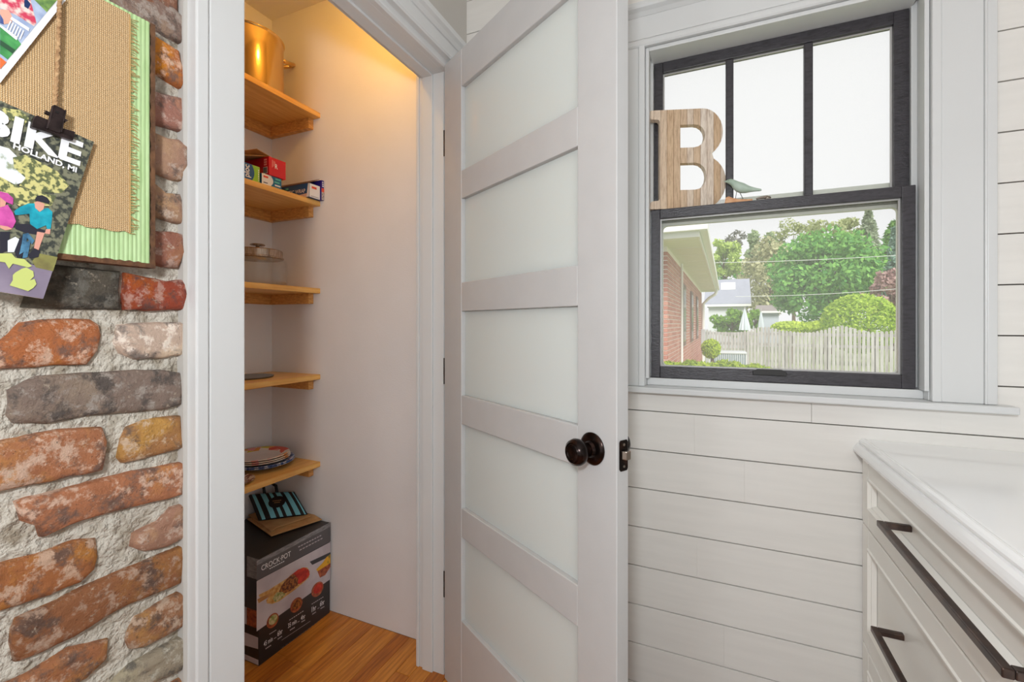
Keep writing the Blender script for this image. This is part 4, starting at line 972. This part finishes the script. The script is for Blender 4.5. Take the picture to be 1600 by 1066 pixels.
for lp_ in (outer, h1, h2):
    sp = cu.splines.new('POLY'); sp.points.add(len(lp_) - 1); sp.use_cyclic_u = True
    for q, pt in zip(lp_, sp.points): pt.co = (q[0], q[1], 0, 1)
ob = bpy.data.objects.new('b', cu); me = bpy.data.meshes.new_from_object(ob); bpy.data.objects.remove(ob)
def planks():
    m = bpy.data.materials.new('whitewashed_planks'); m.use_nodes = True; nt = m.node_tree; N = nt.nodes; L = nt.links; b = N['Principled BSDF']
    tc = N.new('ShaderNodeTexCoord'); sx = N.new('ShaderNodeSeparateXYZ'); L.new(tc.outputs['Object'], sx.inputs[0])
    ml = N.new('ShaderNodeMath'); ml.operation = 'MULTIPLY'; ml.inputs[1].default_value = 52; L.new(sx.outputs['X'], ml.inputs[0])
    flr = N.new('ShaderNodeMath'); flr.operation = 'FLOOR'; L.new(ml.outputs[0], flr.inputs[0])
    wn = N.new('ShaderNodeTexWhiteNoise'); wn.noise_dimensions = '1D'; L.new(flr.outputs[0], wn.inputs['W'])
    r = N.new('ShaderNodeValToRGB'); r.color_ramp.elements[0].color = s2l((216, 186, 152)) + (1,); r.color_ramp.elements[1].color = s2l((240, 228, 214)) + (1,); L.new(wn.outputs['Value'], r.inputs[0])
    mp = N.new('ShaderNodeMapping'); mp.inputs['Scale'].default_value = (9, 9, 1); L.new(tc.outputs['Object'], mp.inputs[0])
    n = N.new('ShaderNodeTexNoise'); n.inputs['Scale'].default_value = 22; n.inputs['Detail'].default_value = 8; n.inputs['Roughness'].default_value = .7; L.new(mp.outputs[0], n.inputs[0])
    r2 = N.new('ShaderNodeValToRGB'); r2.color_ramp.elements[0].position = .34; r2.color_ramp.elements[1].position = .56
    r2.color_ramp.elements[0].color = s2l((140, 96, 60)) + (1,); r2.color_ramp.elements[1].color = (1, 1, 1, 1); L.new(n.outputs['Fac'], r2.inputs[0])
    mx = N.new('ShaderNodeMix'); mx.data_type = 'RGBA'; mx.blend_type = 'MULTIPLY'; mx.inputs['Factor'].default_value = .45
    L.new(r.outputs[0], mx.inputs['A']); L.new(r2.outputs[0], mx.inputs['B'])
    fr_ = N.new('ShaderNodeMath'); fr_.operation = 'FRACT'; L.new(ml.outputs[0], fr_.inputs[0])
    ls = N.new('ShaderNodeMath'); ls.operation = 'LESS_THAN'; ls.inputs[1].default_value = .06; L.new(fr_.outputs[0], ls.inputs[0])
    m2 = N.new('ShaderNodeMix'); m2.data_type = 'RGBA'; m2.inputs['B'].default_value = s2l((150, 118, 90)) + (1,)
    L.new(ls.outputs[0], m2.inputs['Factor']); L.new(mx.outputs['Result'], m2.inputs['A']); L.new(m2.outputs['Result'], b.inputs['Base Color'])
    b.inputs['Roughness'].default_value = .8; return m
bm_ = MB(); co = [tuple(BO + BE * q.co[0] + BNn * (.0115 - q.co[2]) + np.array([0, 0, q.co[1]])) for q in me.vertices]
bm_.add(co, [tuple(pq.vertices)[::-1] for pq in me.polygons], planks()); bpy.data.meshes.remove(me)
tag(bm_.build('wooden_letter', bevel=.0008), 'whitewashed plank letter B standing on the window rail', 'letter')
# bird on a driftwood base
bird = tag(empty('bird_figurine', (float(onY((1152, 312), 1.517)[0]), 1.517, ZRail)), 'pale green bird figurine on an orange driftwood base beside the letter B', 'figurine')
bm1 = mat('bird_glaze', (166, 186, 168), .5, rgb2=(188, 204, 190), vscale=30)
axis_px = [(1131, 283.5, .3), (1134, 283.8, 1.4), (1137, 283.6, 3.2), (1141, 283.8, 4.8), (1146, 286, 5.4), (1150, 289.5, 7.2), (1155, 292.5, 8.6), (1160, 294.3, 8.6), (1166, 295.5, 7.0), (1172, 296, 5.0), (1178, 296.3, 3.6), (1184, 296.6, 2.6), (1188.5, 297, 1.9), (1190, 297.2, .6)]
cpt = [onY((a, b), 1.517) for a, b, r_ in axis_px]; kpp = np.linalg.norm(onY((1160, 300), 1.517) - onY((1161, 300), 1.517))
bb = MB(); bb.tube(cpt, [r_ * kpp for a, b, r_ in axis_px], bm1, 18); bb.build('bird_body', bird, smooth=True)
for sg in (-1, 1): MB().lathe([(0, 0), (.0012, 0), (.0008, .0008), (0, .001)], onY((1138, 282), 1.517 + sg * .0056), black_m, 8, (np.array([1, 0, 0.]), np.array([0, 0, 1.]), np.array([0, sg * 1., 0]))).build('eye', bird)
for (a, b), dy in ((((1151, 300), (1149, 311)), -.004), (((1156, 301), (1161, 311)), .003)): MB().tube([onY(a, 1.517 + dy), onY(b, 1.517 + dy)], .0009, black_m, 6).build('leg', bird)
db = MB(); drift = mat('orange_driftwood', (228, 180, 140), .75, rgb2=(206, 146, 102), vscale=60, vstretch=(1, 4, 4))
dpp = [onY(q, 1.510) for q in ((1132, 319.2), (1134, 308.5), (1139, 306.5), (1144, 309), (1154, 311), (1166, 311), (1176, 310.5), (1176, 313.2), (1168, 315.5))]
for q in dpp: q[2] = max(q[2], ZRail)
db.slab(dpp[::-1], (0, .016, 0), drift); db.build('driftwood_base', bird, .0015)

# ------------------------------------------------------------------ OUTSIDE
GZ = -.62
lawn = mat('lawn', (158, 168, 124), .9, rgb2=(130, 144, 100), vscale=2)
struct(bx('ground', (-60, 60, 1.75, 120, GZ - .1, GZ), lawn), 'green lawn outside the window')
def leafmat(name, c1, c2):
    m = mat(name, c1, .7, island=.5, rgb2=c2, spec=.2)
    nt = m.node_tree; N = nt.nodes; L = nt.links; b = N['Principled BSDF']; out = N['Material Output']
    t = N.new('ShaderNodeBsdfTranslucent'); mx = N.new('ShaderNodeMixShader'); mx.inputs[0].default_value = .35
    L.new(b.inputs['Base Color'].links[0].from_socket, t.inputs[0]); L.new(b.outputs[0], mx.inputs[1]); L.new(t.outputs[0], mx.inputs[2]); L.new(mx.outputs[0], out.inputs[0])
    return m
def leaves(c, rad, n, size, seed, shape='ball', clumps=0, shell=.55):
    g = np.random.RandomState(seed)
    d = g.normal(size=(n, 3)); d /= np.linalg.norm(d, axis=1)[:, None]
    r = shell + (1 - shell) * g.rand(n) ** .5
    if shape == 'cone':
        h = g.rand(n) ** .75; a = g.rand(n) * 2 * np.pi; tier = .45 + .55 * np.abs(np.sin(h * 20 + 1.5 * np.sin(a * 3)))
        rr = (1 - h) * (.15 + .85 * g.rand(n) ** .6) * tier + .015
        pos = np.stack([np.cos(a) * rr, np.sin(a) * rr, h * 2 - 1], 1)
    else:
        pos = d * r[:, None]
        if clumps:
            cc = g.normal(size=(clumps, 3)); cc /= np.linalg.norm(cc, axis=1)[:, None]; cc *= (.55 + .4 * g.rand(clumps))[:, None]
            k = g.randint(clumps, size=n); s_ = .18 + .16 * g.rand(clumps)
            pos = cc[k] + d * (s_[k] * (.55 + .45 * g.rand(n) ** .4))[:, None]
            if shape == 'dome': pos[:, 2] = np.abs(pos[:, 2])
    pos = pos * np.array(rad) + np.array(c)
    u = g.normal(size=(n, 3)); u /= np.linalg.norm(u, axis=1)[:, None]
    v = np.cross(u, d + .3 * g.normal(size=(n, 3))); v /= np.linalg.norm(v, axis=1)[:, None] + 1e-9
    sz = (size * (.6 + .8 * g.rand(n)))[:, None]
    A = pos - u * sz; B = pos + v * sz * .5; Cq = pos + u * sz; Dq = pos - v * sz * .5
    vs = np.stack([A, B, Cq, Dq], 1).reshape(-1, 3)
    return vs, [(4 * i, 4 * i + 1, 4 * i + 2, 4 * i + 3) for i in range(n)]
bark = mat('bark', (120, 104, 88), .9, rgb2=(90, 76, 62), vscale=6)
def tree(name, label, cat, px, py, wpx, hpx, t, m, n, size, seed, shape='ball', clumps=26, shell=.5, group=None, depth=None, trunk=True):
    c = far(px, t, zat(py, t)); k = t / FPX
    rx, rz = wpx / 2 * k, hpx / 2 * k
    root = tag(empty(name, (c[0], c[1], GZ)), label, cat, group)
    vs, fs = leaves(c, (rx, depth or rx, rz), n, size, seed, shape, clumps, shell)
    MB().add(vs, fs, m).build('crown', root)
    if trunk:
        tk = MB(); top = c[2] + (rz * .5 if shape != 'cone' else rz * .9)
        tk.tube([(c[0], c[1], GZ), (c[0] + .05, c[1], (GZ + top) / 2), (c[0], c[1], top)], [max(.06, rx * .07), max(.05, rx * .05), .03], bark, 8)
        for q in range(5 if shape != 'cone' else 0):
            a = q * 1.26 + seed; tk.tube([(c[0], c[1], c[2] - rz * .5), (c[0] + rx * .55 * math.cos(a), c[1] + rx * .55 * math.sin(a), c[2] + rz * .25)], [max(.03, rx * .025), .015], bark, 6)
        tk.build('trunk', root)
    return root
GT = 'trees beyond the fence'
tree('maple_tree', 'big round maple tree with deep green leaves behind the fence', 'tree', 1293, 437, 165, 138, 27, leafmat('maple_leaf', (150, 204, 104), (80, 146, 74)), 13000, .15, 1, clumps=90, group=GT)
tree('spruce_tree', 'tall grey-green spruce with a pointed top above the maple', 'tree', 1357, 385, 74, 125, 40, leafmat('spruce_leaf', (184, 196, 168), (134, 150, 126)), 2600, .20, 2, 'cone', group=GT)
tree('blue_spruce_tree', 'blue-grey spruce at the right edge of the lower pane', 'tree', 1398, 432, 66, 150, 30, leafmat('blue_spruce_leaf', (164, 194, 180), (110, 144, 126)), 4500, .18, 3, 'cone', group=GT)
tree('broadleaf_tree', 'fresh green tree standing high behind the blue-grey spruce', 'tree', 1408, 385, 60, 90, 46, leafmat('fresh_leaf', (138, 184, 96), (96, 146, 74)), 2600, .26, 4, group=GT)
tree('purple_tree', 'dusky purple-leaved tree at the right behind the round bush', 'tree', 1392, 460, 72, 88, 21.5, leafmat('purple_leaf', (206, 176, 170), (160, 126, 124)), 3600, .11, 5, group=GT)
tree('olive_tree', 'pale olive tree rising between the maple and the spruce', 'tree', 1298, 372, 92, 66, 52, leafmat('olive_leaf', (196, 204, 150), (150, 160, 112)), 2600, .24, 6, clumps=22, group=GT)
tree('olive_tree', 'pale olive tree with open branches left of the maple top', 'tree', 1240, 384, 80, 72, 64, leafmat('olive_leaf', (196, 204, 150), (150, 160, 112)), 2400, .24, 7, clumps=20, group=GT)
tree('mixed_tree', 'dull green tree above the far grey roof', 'tree', 1192, 402, 62, 78, 50, leafmat('dull_leaf', (178, 196, 148), (130, 152, 114)), 2600, .24, 8, group=GT)
tree('pale_tree', 'pale pinkish-green tree between the far house and the maple', 'tree', 1202, 438, 104, 120, 44, leafmat('pale_leaf', (206, 206, 164), (164, 164, 124)), 5600, .2, 9, clumps=40, group=GT)
tree('yellow_green_tree', 'yellow-green tree rising beside the brick house gutter', 'tree', 1130, 404, 64, 56, 44, leafmat('yellow_leaf', (200, 220, 126), (158, 184, 92)), 2600, .2, 10, group=GT)
tree('low_green_tree', 'bright green low tree just above the far grey roof ridge', 'tree', 1134, 424, 70, 44, 70, leafmat('bright_leaf', (126, 188, 84), (84, 146, 60)), 2600, .17, 11, group=GT)
tree('bare_tree', 'thin half-bare tree top against the white sky', 'tree', 1151, 374, 34, 34, 58, leafmat('thin_leaf', (150, 150, 146), (120, 122, 112)), 260, .22, 12, clumps=12, group=GT)
tree('round_bush', 'large yellow-green rounded bush above the fence', 'bush', 1343, 506, 104, 94, 19.5, leafmat('round_leaf', (196, 220, 92), (140, 176, 58)), 6500, .075, 13, clumps=0, shell=.78, trunk=False)
for i, (px, py, w_, h_, lab) in enumerate(((1236, 512, 56, 20, 'low lime shrub peeping over the fence below the maple'), (1275, 511, 40, 18, 'low lime shrub peeping over the fence beside the round bush'))):
    tree('low_shrub', lab, 'shrub', px, py, w_, h_, 20.5 + i * 2.5, leafmat('lime_leaf', (208, 226, 92), (168, 194, 70)), 1500, .08, 20 + i, clumps=0, shell=.6, group='lime shrubs behind the fence')
tree('hedge_shrub', 'green garden shrub behind the left closed parasol', 'shrub', 1143, 504, 54, 44, 24, leafmat('hedge_leaf', (148, 190, 66), (100, 146, 48)), 2600, .1, 30, clumps=30)
tree('hedge_shrub', 'green garden shrub between the two closed parasols', 'shrub', 1179, 500, 26, 38, 25, leafmat('hedge_leaf', (148, 190, 66), (100, 146, 48)), 1400, .1, 31, clumps=14)
tree('topiary_shrub', 'clipped yellow-green shrub beside the brick house corner', 'shrub', 1111, 545, 28, 30, 11.5, leafmat('topiary_leaf', (206, 224, 70), (150, 180, 46)), 1800, .035, 32, clumps=0, shell=.7, trunk=True)
hg = MB(); gcol = leafmat('front_hedge_leaf', (190, 206, 70), (128, 158, 56))
root = tag(empty('front_hedge', (.0, 5.2, GZ)), 'low yellow-green hedge along the bottom of the view', 'hedge')
for i in range(11):
    px = 1028 + i * 17; t = 5.6
    c = far(px, t, zat(572 + (i % 3) * 2 + max(0, i - 7) * 3, t)); vs, fs = leaves(c, (.1, .2, .075), 420, .024, 50 + i, shell=.4); hg.add(vs, fs, gcol)
    vs, fs = leaves((c[0], c[1], c[2] - .45), (.1, .2, .5), 250, .03, 80 + i, shell=.7); hg.add(vs, fs, gcol)
hg.build('foliage', root)

# brick house on the left
n0 = far(1043, 6.7); f0 = far(1096.5, 16.2)
hd_ = (f0 - n0); HL = np.linalg.norm(hd_); hd_ /= HL; hn = np.array([hd_[1], -hd_[0], 0])     # hn points to +X (towards the yard)
ZS = 2.34
house = tag(empty('brick_house', (n0[0] - 2, n0[1] + 4, GZ)), 'red brick house wing with white eaves at the left of the view', 'house')
def hp_(a, o, z): q = n0 + hd_ * a + hn * o; return (q[0], q[1], z)
def hbox(mb_, a0, a1, o0, o1, z0, z1, m):
    mb_.add([hp_(a0, o0, z0), hp_(a0, o1, z0), hp_(a1, o1, z0), hp_(a1, o0, z0), hp_(a0, o0, z1), hp_(a0, o1, z1), hp_(a1, o1, z1), hp_(a1, o0, z1)],
            [(0, 3, 2, 1), (4, 5, 6, 7), (0, 1, 5, 4), (1, 2, 6, 5), (2, 3, 7, 6), (3, 0, 4, 7)], m)
lmort = mat('house_mortar', (240, 232, 224), .9); hbr = mat('house_brick', (202, 148, 132), .8, island=.4, rgb2=(178, 116, 102))
hw = MB(); hbox(hw, .012, HL, -5, -.008, GZ, ZS, lmort); hw.build('wall', house)
bk_ = MB(); zz = GZ + .01; r_ = 0
while zz < ZS - .07:
    a = 0.0 if r_ % 2 == 0 else -.1
    while a < HL:
        a1 = min(a + .195, HL); a0 = max(a, 0)
        if a1 - a0 > .03: hbox(bk_, a0, a1 - .014, -.1, 0, zz, zz + .052, hbr)
        a += .205
    o_ = -.11 if r_ % 2 == 0 else -.21
    while o_ > -1.4: hbox(bk_, 0, .09, o_ - .195, o_, zz, zz + .052, hbr); o_ -= .205
    zz += .067; r_ += 1
bko = bk_.build('bricks', house); bko['kind'] = 'stuff'
ew = mat('eave_white', (236, 236, 232), .5); sof = mat('soffit_cream', (226, 226, 206), .6); roofm = mat('house_roof', (200, 196, 192), .8, var=.15, vscale=8)
OV = .47; sf = MB(); hbox(sf, -.62, HL + .3, -5, OV - .02, ZS, ZS + .02, sof); sf.build('soffit', house)
for q in range(14):
    a = -.5 + q * .8
    if a < HL: m_ = MB(); hbox(m_, a, a + .012, 0.01, OV - .03, ZS - .004, ZS, ew); m_.build('soffit_strip', house)
fa = MB(); hbox(fa, -.62, HL + .3, OV - .02, OV, ZS - .01, ZS + .17, ew); hbox(fa, -.64, -.62, -5, OV, ZS - .01, ZS + .17, ew); fa.build('fascia', house)
gt = MB(); hbox(gt, -.70, HL + .35, OV, OV + .10, ZS + .05, ZS + .17, ew); hbox(gt, -.74, -.64, -5, OV + .1, ZS + .06, ZS + .18, ew); gt.build('gutter', house, .01)
rf = MB(); rf.add([hp_(-.7, OV + .02, ZS + .18), hp_(HL + .3, OV + .02, ZS + .18), hp_(HL - 2, -2.6, ZS + 1.4), hp_(2, -2.6, ZS + 1.4), hp_(-.7, -5, ZS + .18), hp_(HL + .3, -5, ZS + .18)], [(0, 1, 2, 3), (4, 0, 3), (5, 4, 3, 2), (1, 5, 2)], roofm); rf.build('roof', house)
dsp = MB(); q0 = hp_(2.05, .03, 0); dsp.tube([(q0[0], q0[1], GZ + .3), (q0[0], q0[1], ZS - .02)], .022, ew, 8); dsp.build('downspout', house)
d2 = MB(); e0 = hp_(HL - .25, .06, 0); d2.tube([(e0[0], e0[1], GZ + .2), (e0[0], e0[1], ZS - .45), hp_(HL - .25, .25, ZS - .25), hp_(HL - .25, OV - .02, ZS - .12), hp_(HL - .25, OV + .03, ZS + .05)], .05, ew, 8); d2.build('downspout', house)
wf = mat('dark_shutter', (120, 92, 82), .6); wg = mat('far_window_glass', (120, 104, 98), .15)
for a in (2.35, 4.7, 7.0):
    wm = MB(); hbox(wm, a, a + .75, -.02, .03, .75, 1.98, wf); wo = wm.build('window', house); pn = MB(); hbox(pn, a + .08, a + .67, .03, .034, .83, 1.9, wg); pn.build('pane', wo)
mt_ = MB(); hbox(mt_, HL - .55, HL - .3, 0, .14, .45, 1.0, mat('meter_grey', (190, 194, 196), .5)); mt_.build('meter_box', house, .01)

# wooden fence
fm1 = mat('fence_wood', (200, 199, 198), .85, rgb2=(176, 174, 172), vscale=3, vstretch=(8, 8, 1)); fm2 = mat('fence_wood_dark', (184, 182, 180), .85, rgb2=(160, 157, 153), vscale=3, vstretch=(8, 8, 1))
fA = far(1098, 16.6); fB = far(1432, 12.7); fd = fB - fA; FL = np.linalg.norm(fd); fd /= FL; fn = np.array([fd[1], -fd[0], 0])
fence = tag(empty('picket_fence', tuple((fA + fB) / 2 + np.array([0, 0, GZ]))), 'weathered grey wooden fence with a wavy top across the yard', 'fence')
npk = int(FL / .105)
tops = [(1098, 513), (1112, 517), (1130, 519), (1150, 520), (1170, 516), (1185, 511.5), (1195, 510), (1205, 512), (1220, 516), (1245, 519), (1265, 519), (1285, 516), (1300, 511), (1315, 508.5), (1330, 512), (1345, 516), (1365, 518.5), (1385, 518), (1400, 515), (1432, 510)]
proto = None
for i in range(npk):
    a = (i + .5) * .105; c = fA + fd * a
    al = (c[0] * ct + c[1] * st) / (-c[0] * st + c[1] * ct); px = 800 + FPX * al; t = -c[0] * st + c[1] * ct
    py = np.interp(px, [q[0] for q in tops], [q[1] for q in tops]) + rnd.uniform(-.6, .6); z = float(zat(py, t))
    hw_ = .0385; m = MB(); e1 = c - fd * hw_; e2 = c + fd * hw_
    P_ = [np.array([e1[0], e1[1], GZ]), np.array([e2[0], e2[1], GZ]), np.array([e2[0], e2[1], z - .03]), np.array([e2[0], e2[1], z - .03]) - fd * .025 + np.array([0, 0, .03]), np.array([e1[0], e1[1], z - .03]) + fd * .025 + np.array([0, 0, .03]), np.array([e1[0], e1[1], z - .03])]
    m.slab(P_, -fn * .018, rnd.choice((fm1, fm1, fm2))); m.build('picket', fence)
for z in (GZ + .3, .45, .80):
    m = MB(); q = [fA - fn * .02, fB - fn * .02, fB - fn * .06, fA - fn * .06]; m.slab([np.array([a[0], a[1], z]) for a in q], (0, 0, .09), fm2); m.build('rail', fence)
for i in range(5):
    c = fA + fd * (FL * (i + .2) / 5) - fn * .1; m = MB(); m.box(c[0] - .045, c[0] + .045, c[1] - .045, c[1] + .045, GZ, .78, fm2); m.build('post', fence)

# air conditioner
ac = far(1137, 12.6); kx = 12.6 / FPX
acr = tag(empty('air_conditioner', (ac[0], ac[1], GZ)), 'grey outdoor air conditioner unit by the fence', 'air conditioner')
acm = mat('ac_grey', (196, 202, 204), .5); acd = mat('ac_fin', (150, 166, 172), .5); W_ = 27 * kx; zt_ = float(zat(550, 12.6)); X0, Y0 = ac[0], ac[1]
MB().box(X0 - W_, X0 + W_, Y0, Y0 + .8, GZ, GZ + .08, acm).build('base', acr)
MB().box(X0 - W_ + .03, X0 + W_ - .03, Y0 + .03, Y0 + .77, GZ + .08, zt_ - .06, acd).build('core', acr)
MB().box(X0 - W_, X0 + W_, Y0, Y0 + .8, zt_ - .06, zt_, acm).build('lid', acr, .02)
lv = MB()
for q in range(18): x_ = X0 - W_ + .02 + q * (2 * W_ - .06) / 17; lv.box(x_, x_ + .018, Y0 + .005, Y0 + .03, GZ + .08, zt_ - .06, acm)
lvo = lv.build('grille', acr)
for sx in (-1, 1): MB().box(X0 + sx * (W_ - .02) - .02, X0 + sx * (W_ - .02) + .02, Y0, Y0 + .04, GZ + .08, zt_ - .06, acm).build('corner_post', acr)

# closed parasols beyond the fence
pf = mat('parasol_cloth', (200, 208, 214), .8)
for (px, py0, py1, w_, t, lab) in ((1163.5, 482, 516, 17, 23, 'closed white garden parasol seen over the fence, wider of the two'), (1189, 484, 512, 9, 24, 'closed white garden parasol seen over the fence, slimmer of the two')):
    c = far(px, t); k_ = t / FPX; z1_, z0_ = float(zat(py0, t)), float(zat(py1, t)); rr = w_ / 2 * k_
    pr2 = tag(empty('garden_parasol', (c[0], c[1], GZ)), lab, 'parasol', 'closed parasols beyond the fence')
    MB().tube([(c[0], c[1], GZ), (c[0], c[1], z1_ + .06)], .03, fm2, 8).build('pole', pr2)
    m = MB(); nn = 20; H_ = z1_ - z0_; vs = []; rows = [(0, .08), (.25, .35), (.5, .6), (.8, .9), (1, 1)]
    for v_, r0 in rows:
        for q in range(nn): aa = 2 * math.pi * q / nn; rq = rr * r0 * (1 if q % 2 else .72); vs.append((c[0] + rq * math.cos(aa), c[1] + rq * math.sin(aa), z1_ - H_ * v_))
    m.add(vs, [(k2 * nn + q, k2 * nn + (q + 1) % nn, (k2 + 1) * nn + (q + 1) % nn, (k2 + 1) * nn + q) for k2 in range(4) for q in range(nn)], pf); m.build('canopy', pr2)

# far house and garage
def far_house(name, label, px0, px1, py_ridge, py_eave, py_base, t, wallm, roofm_, sky=None, depth=6):
    a = far(px0, t); rm = far((px0 + px1) / 2, 1.0); b = far(px1, float(np.dot(a, rm) / np.dot(far(px1, 1.0), rm))); d = (b - a); L_ = np.linalg.norm(d); d /= L_; nn_ = np.array([-d[1], d[0], 0])
    r = tag(empty(name, tuple((a + b) / 2 + nn_ * depth / 2 + np.array([0, 0, GZ]))), label, 'house')
    zr, ze = float(zat(py_ridge, t + depth / 2)), float(zat(py_eave, t)); 
    def P_(u, v, z): q = a + d * u + nn_ * v; return (q[0], q[1], z)
    w_ = MB(); w_.add([P_(.3, .3, GZ), P_(L_ - .3, .3, GZ), P_(L_ - .3, depth, GZ), P_(.3, depth, GZ), P_(.3, .3, ze), P_(L_ - .3, .3, ze), P_(L_ - .3, depth, ze), P_(.3, depth, ze), P_(.3, depth / 2, zr - .15), P_(L_ - .3, depth / 2, zr - .15)],
                      [(0, 1, 5, 4), (2, 3, 7, 6), (1, 2, 6, 9, 5), (3, 0, 4, 8, 7)], wallm); w_.build('wall', r)
    q_ = MB(); q_.slab([P_(0, 0, ze), P_(L_, 0, ze), P_(L_, depth / 2, zr), P_(0, depth / 2, zr)], (0, 0, .08), roofm_); q_.slab([P_(0, depth / 2, zr), P_(L_, depth / 2, zr), P_(L_, depth, ze), P_(0, depth, ze)], (0, 0, .08), roofm_); rr_ = q_.build('roof', r)
    tm = MB(); tm.slab([P_(0, -.03, ze - .12), P_(L_, -.03, ze - .12), P_(L_, -.03, ze + .04), P_(0, -.03, ze + .04)], tuple(nn_ * .04), ew); tm.build('eave_board', r)
    if sky:
        u0, u1, v0, v1 = sky; f_ = lambda u, v: P_(u * L_, v * depth / 2, ze + (zr - ze) * v + .1)
        s2 = MB(); s2.slab([f_(u0, v0), f_(u1, v0), f_(u1, v1), f_(u0, v1)], (0, 0, .05), mat('skylight_white', (250, 250, 250), .3)); s2.build('skylight', rr_)
    return r
far_house('far_house', 'white house with a grey roof and skylight beyond the fence', 1100, 1174, 440, 477, 520, 34, mat('far_wall', (204, 208, 212), .8), mat('far_roof', (150, 154, 166), .8, var=.08, vscale=3), sky=(.36, .68, .55, .82))
far_house('garage', 'small white garage with a brownish roof behind the slim parasol', 1180, 1224, 479, 487, 520, 36, mat('garage_wall', (190, 198, 208), .8), mat('garage_roof', (140, 132, 130), .8), depth=5)
for i, (p0, p1, t0, t1, lab) in enumerate((((1108, 409), (1402, 396.5), 22, 19, 'upper power line crossing in front of the trees'), ((1195, 461), (1402, 449), 22, 20, 'lower power line crossing in front of the maple'))):
    a = far(p0[0], t0, float(zat(p0[1], t0))); b = far(p1[0], t1, float(zat(p1[1], t1))); a = a - (b - a) * .25; b = b + (b - a) * .25
    pts = [a + (b - a) * q / 16 + np.array([0, 0, -.12 * math.sin(math.pi * q / 16)]) for q in range(17)]
    tag(MB().tube(pts, .012, mat('cable_grey', (214, 216, 214), .5), 5).build('power_line'), lab, 'cable')
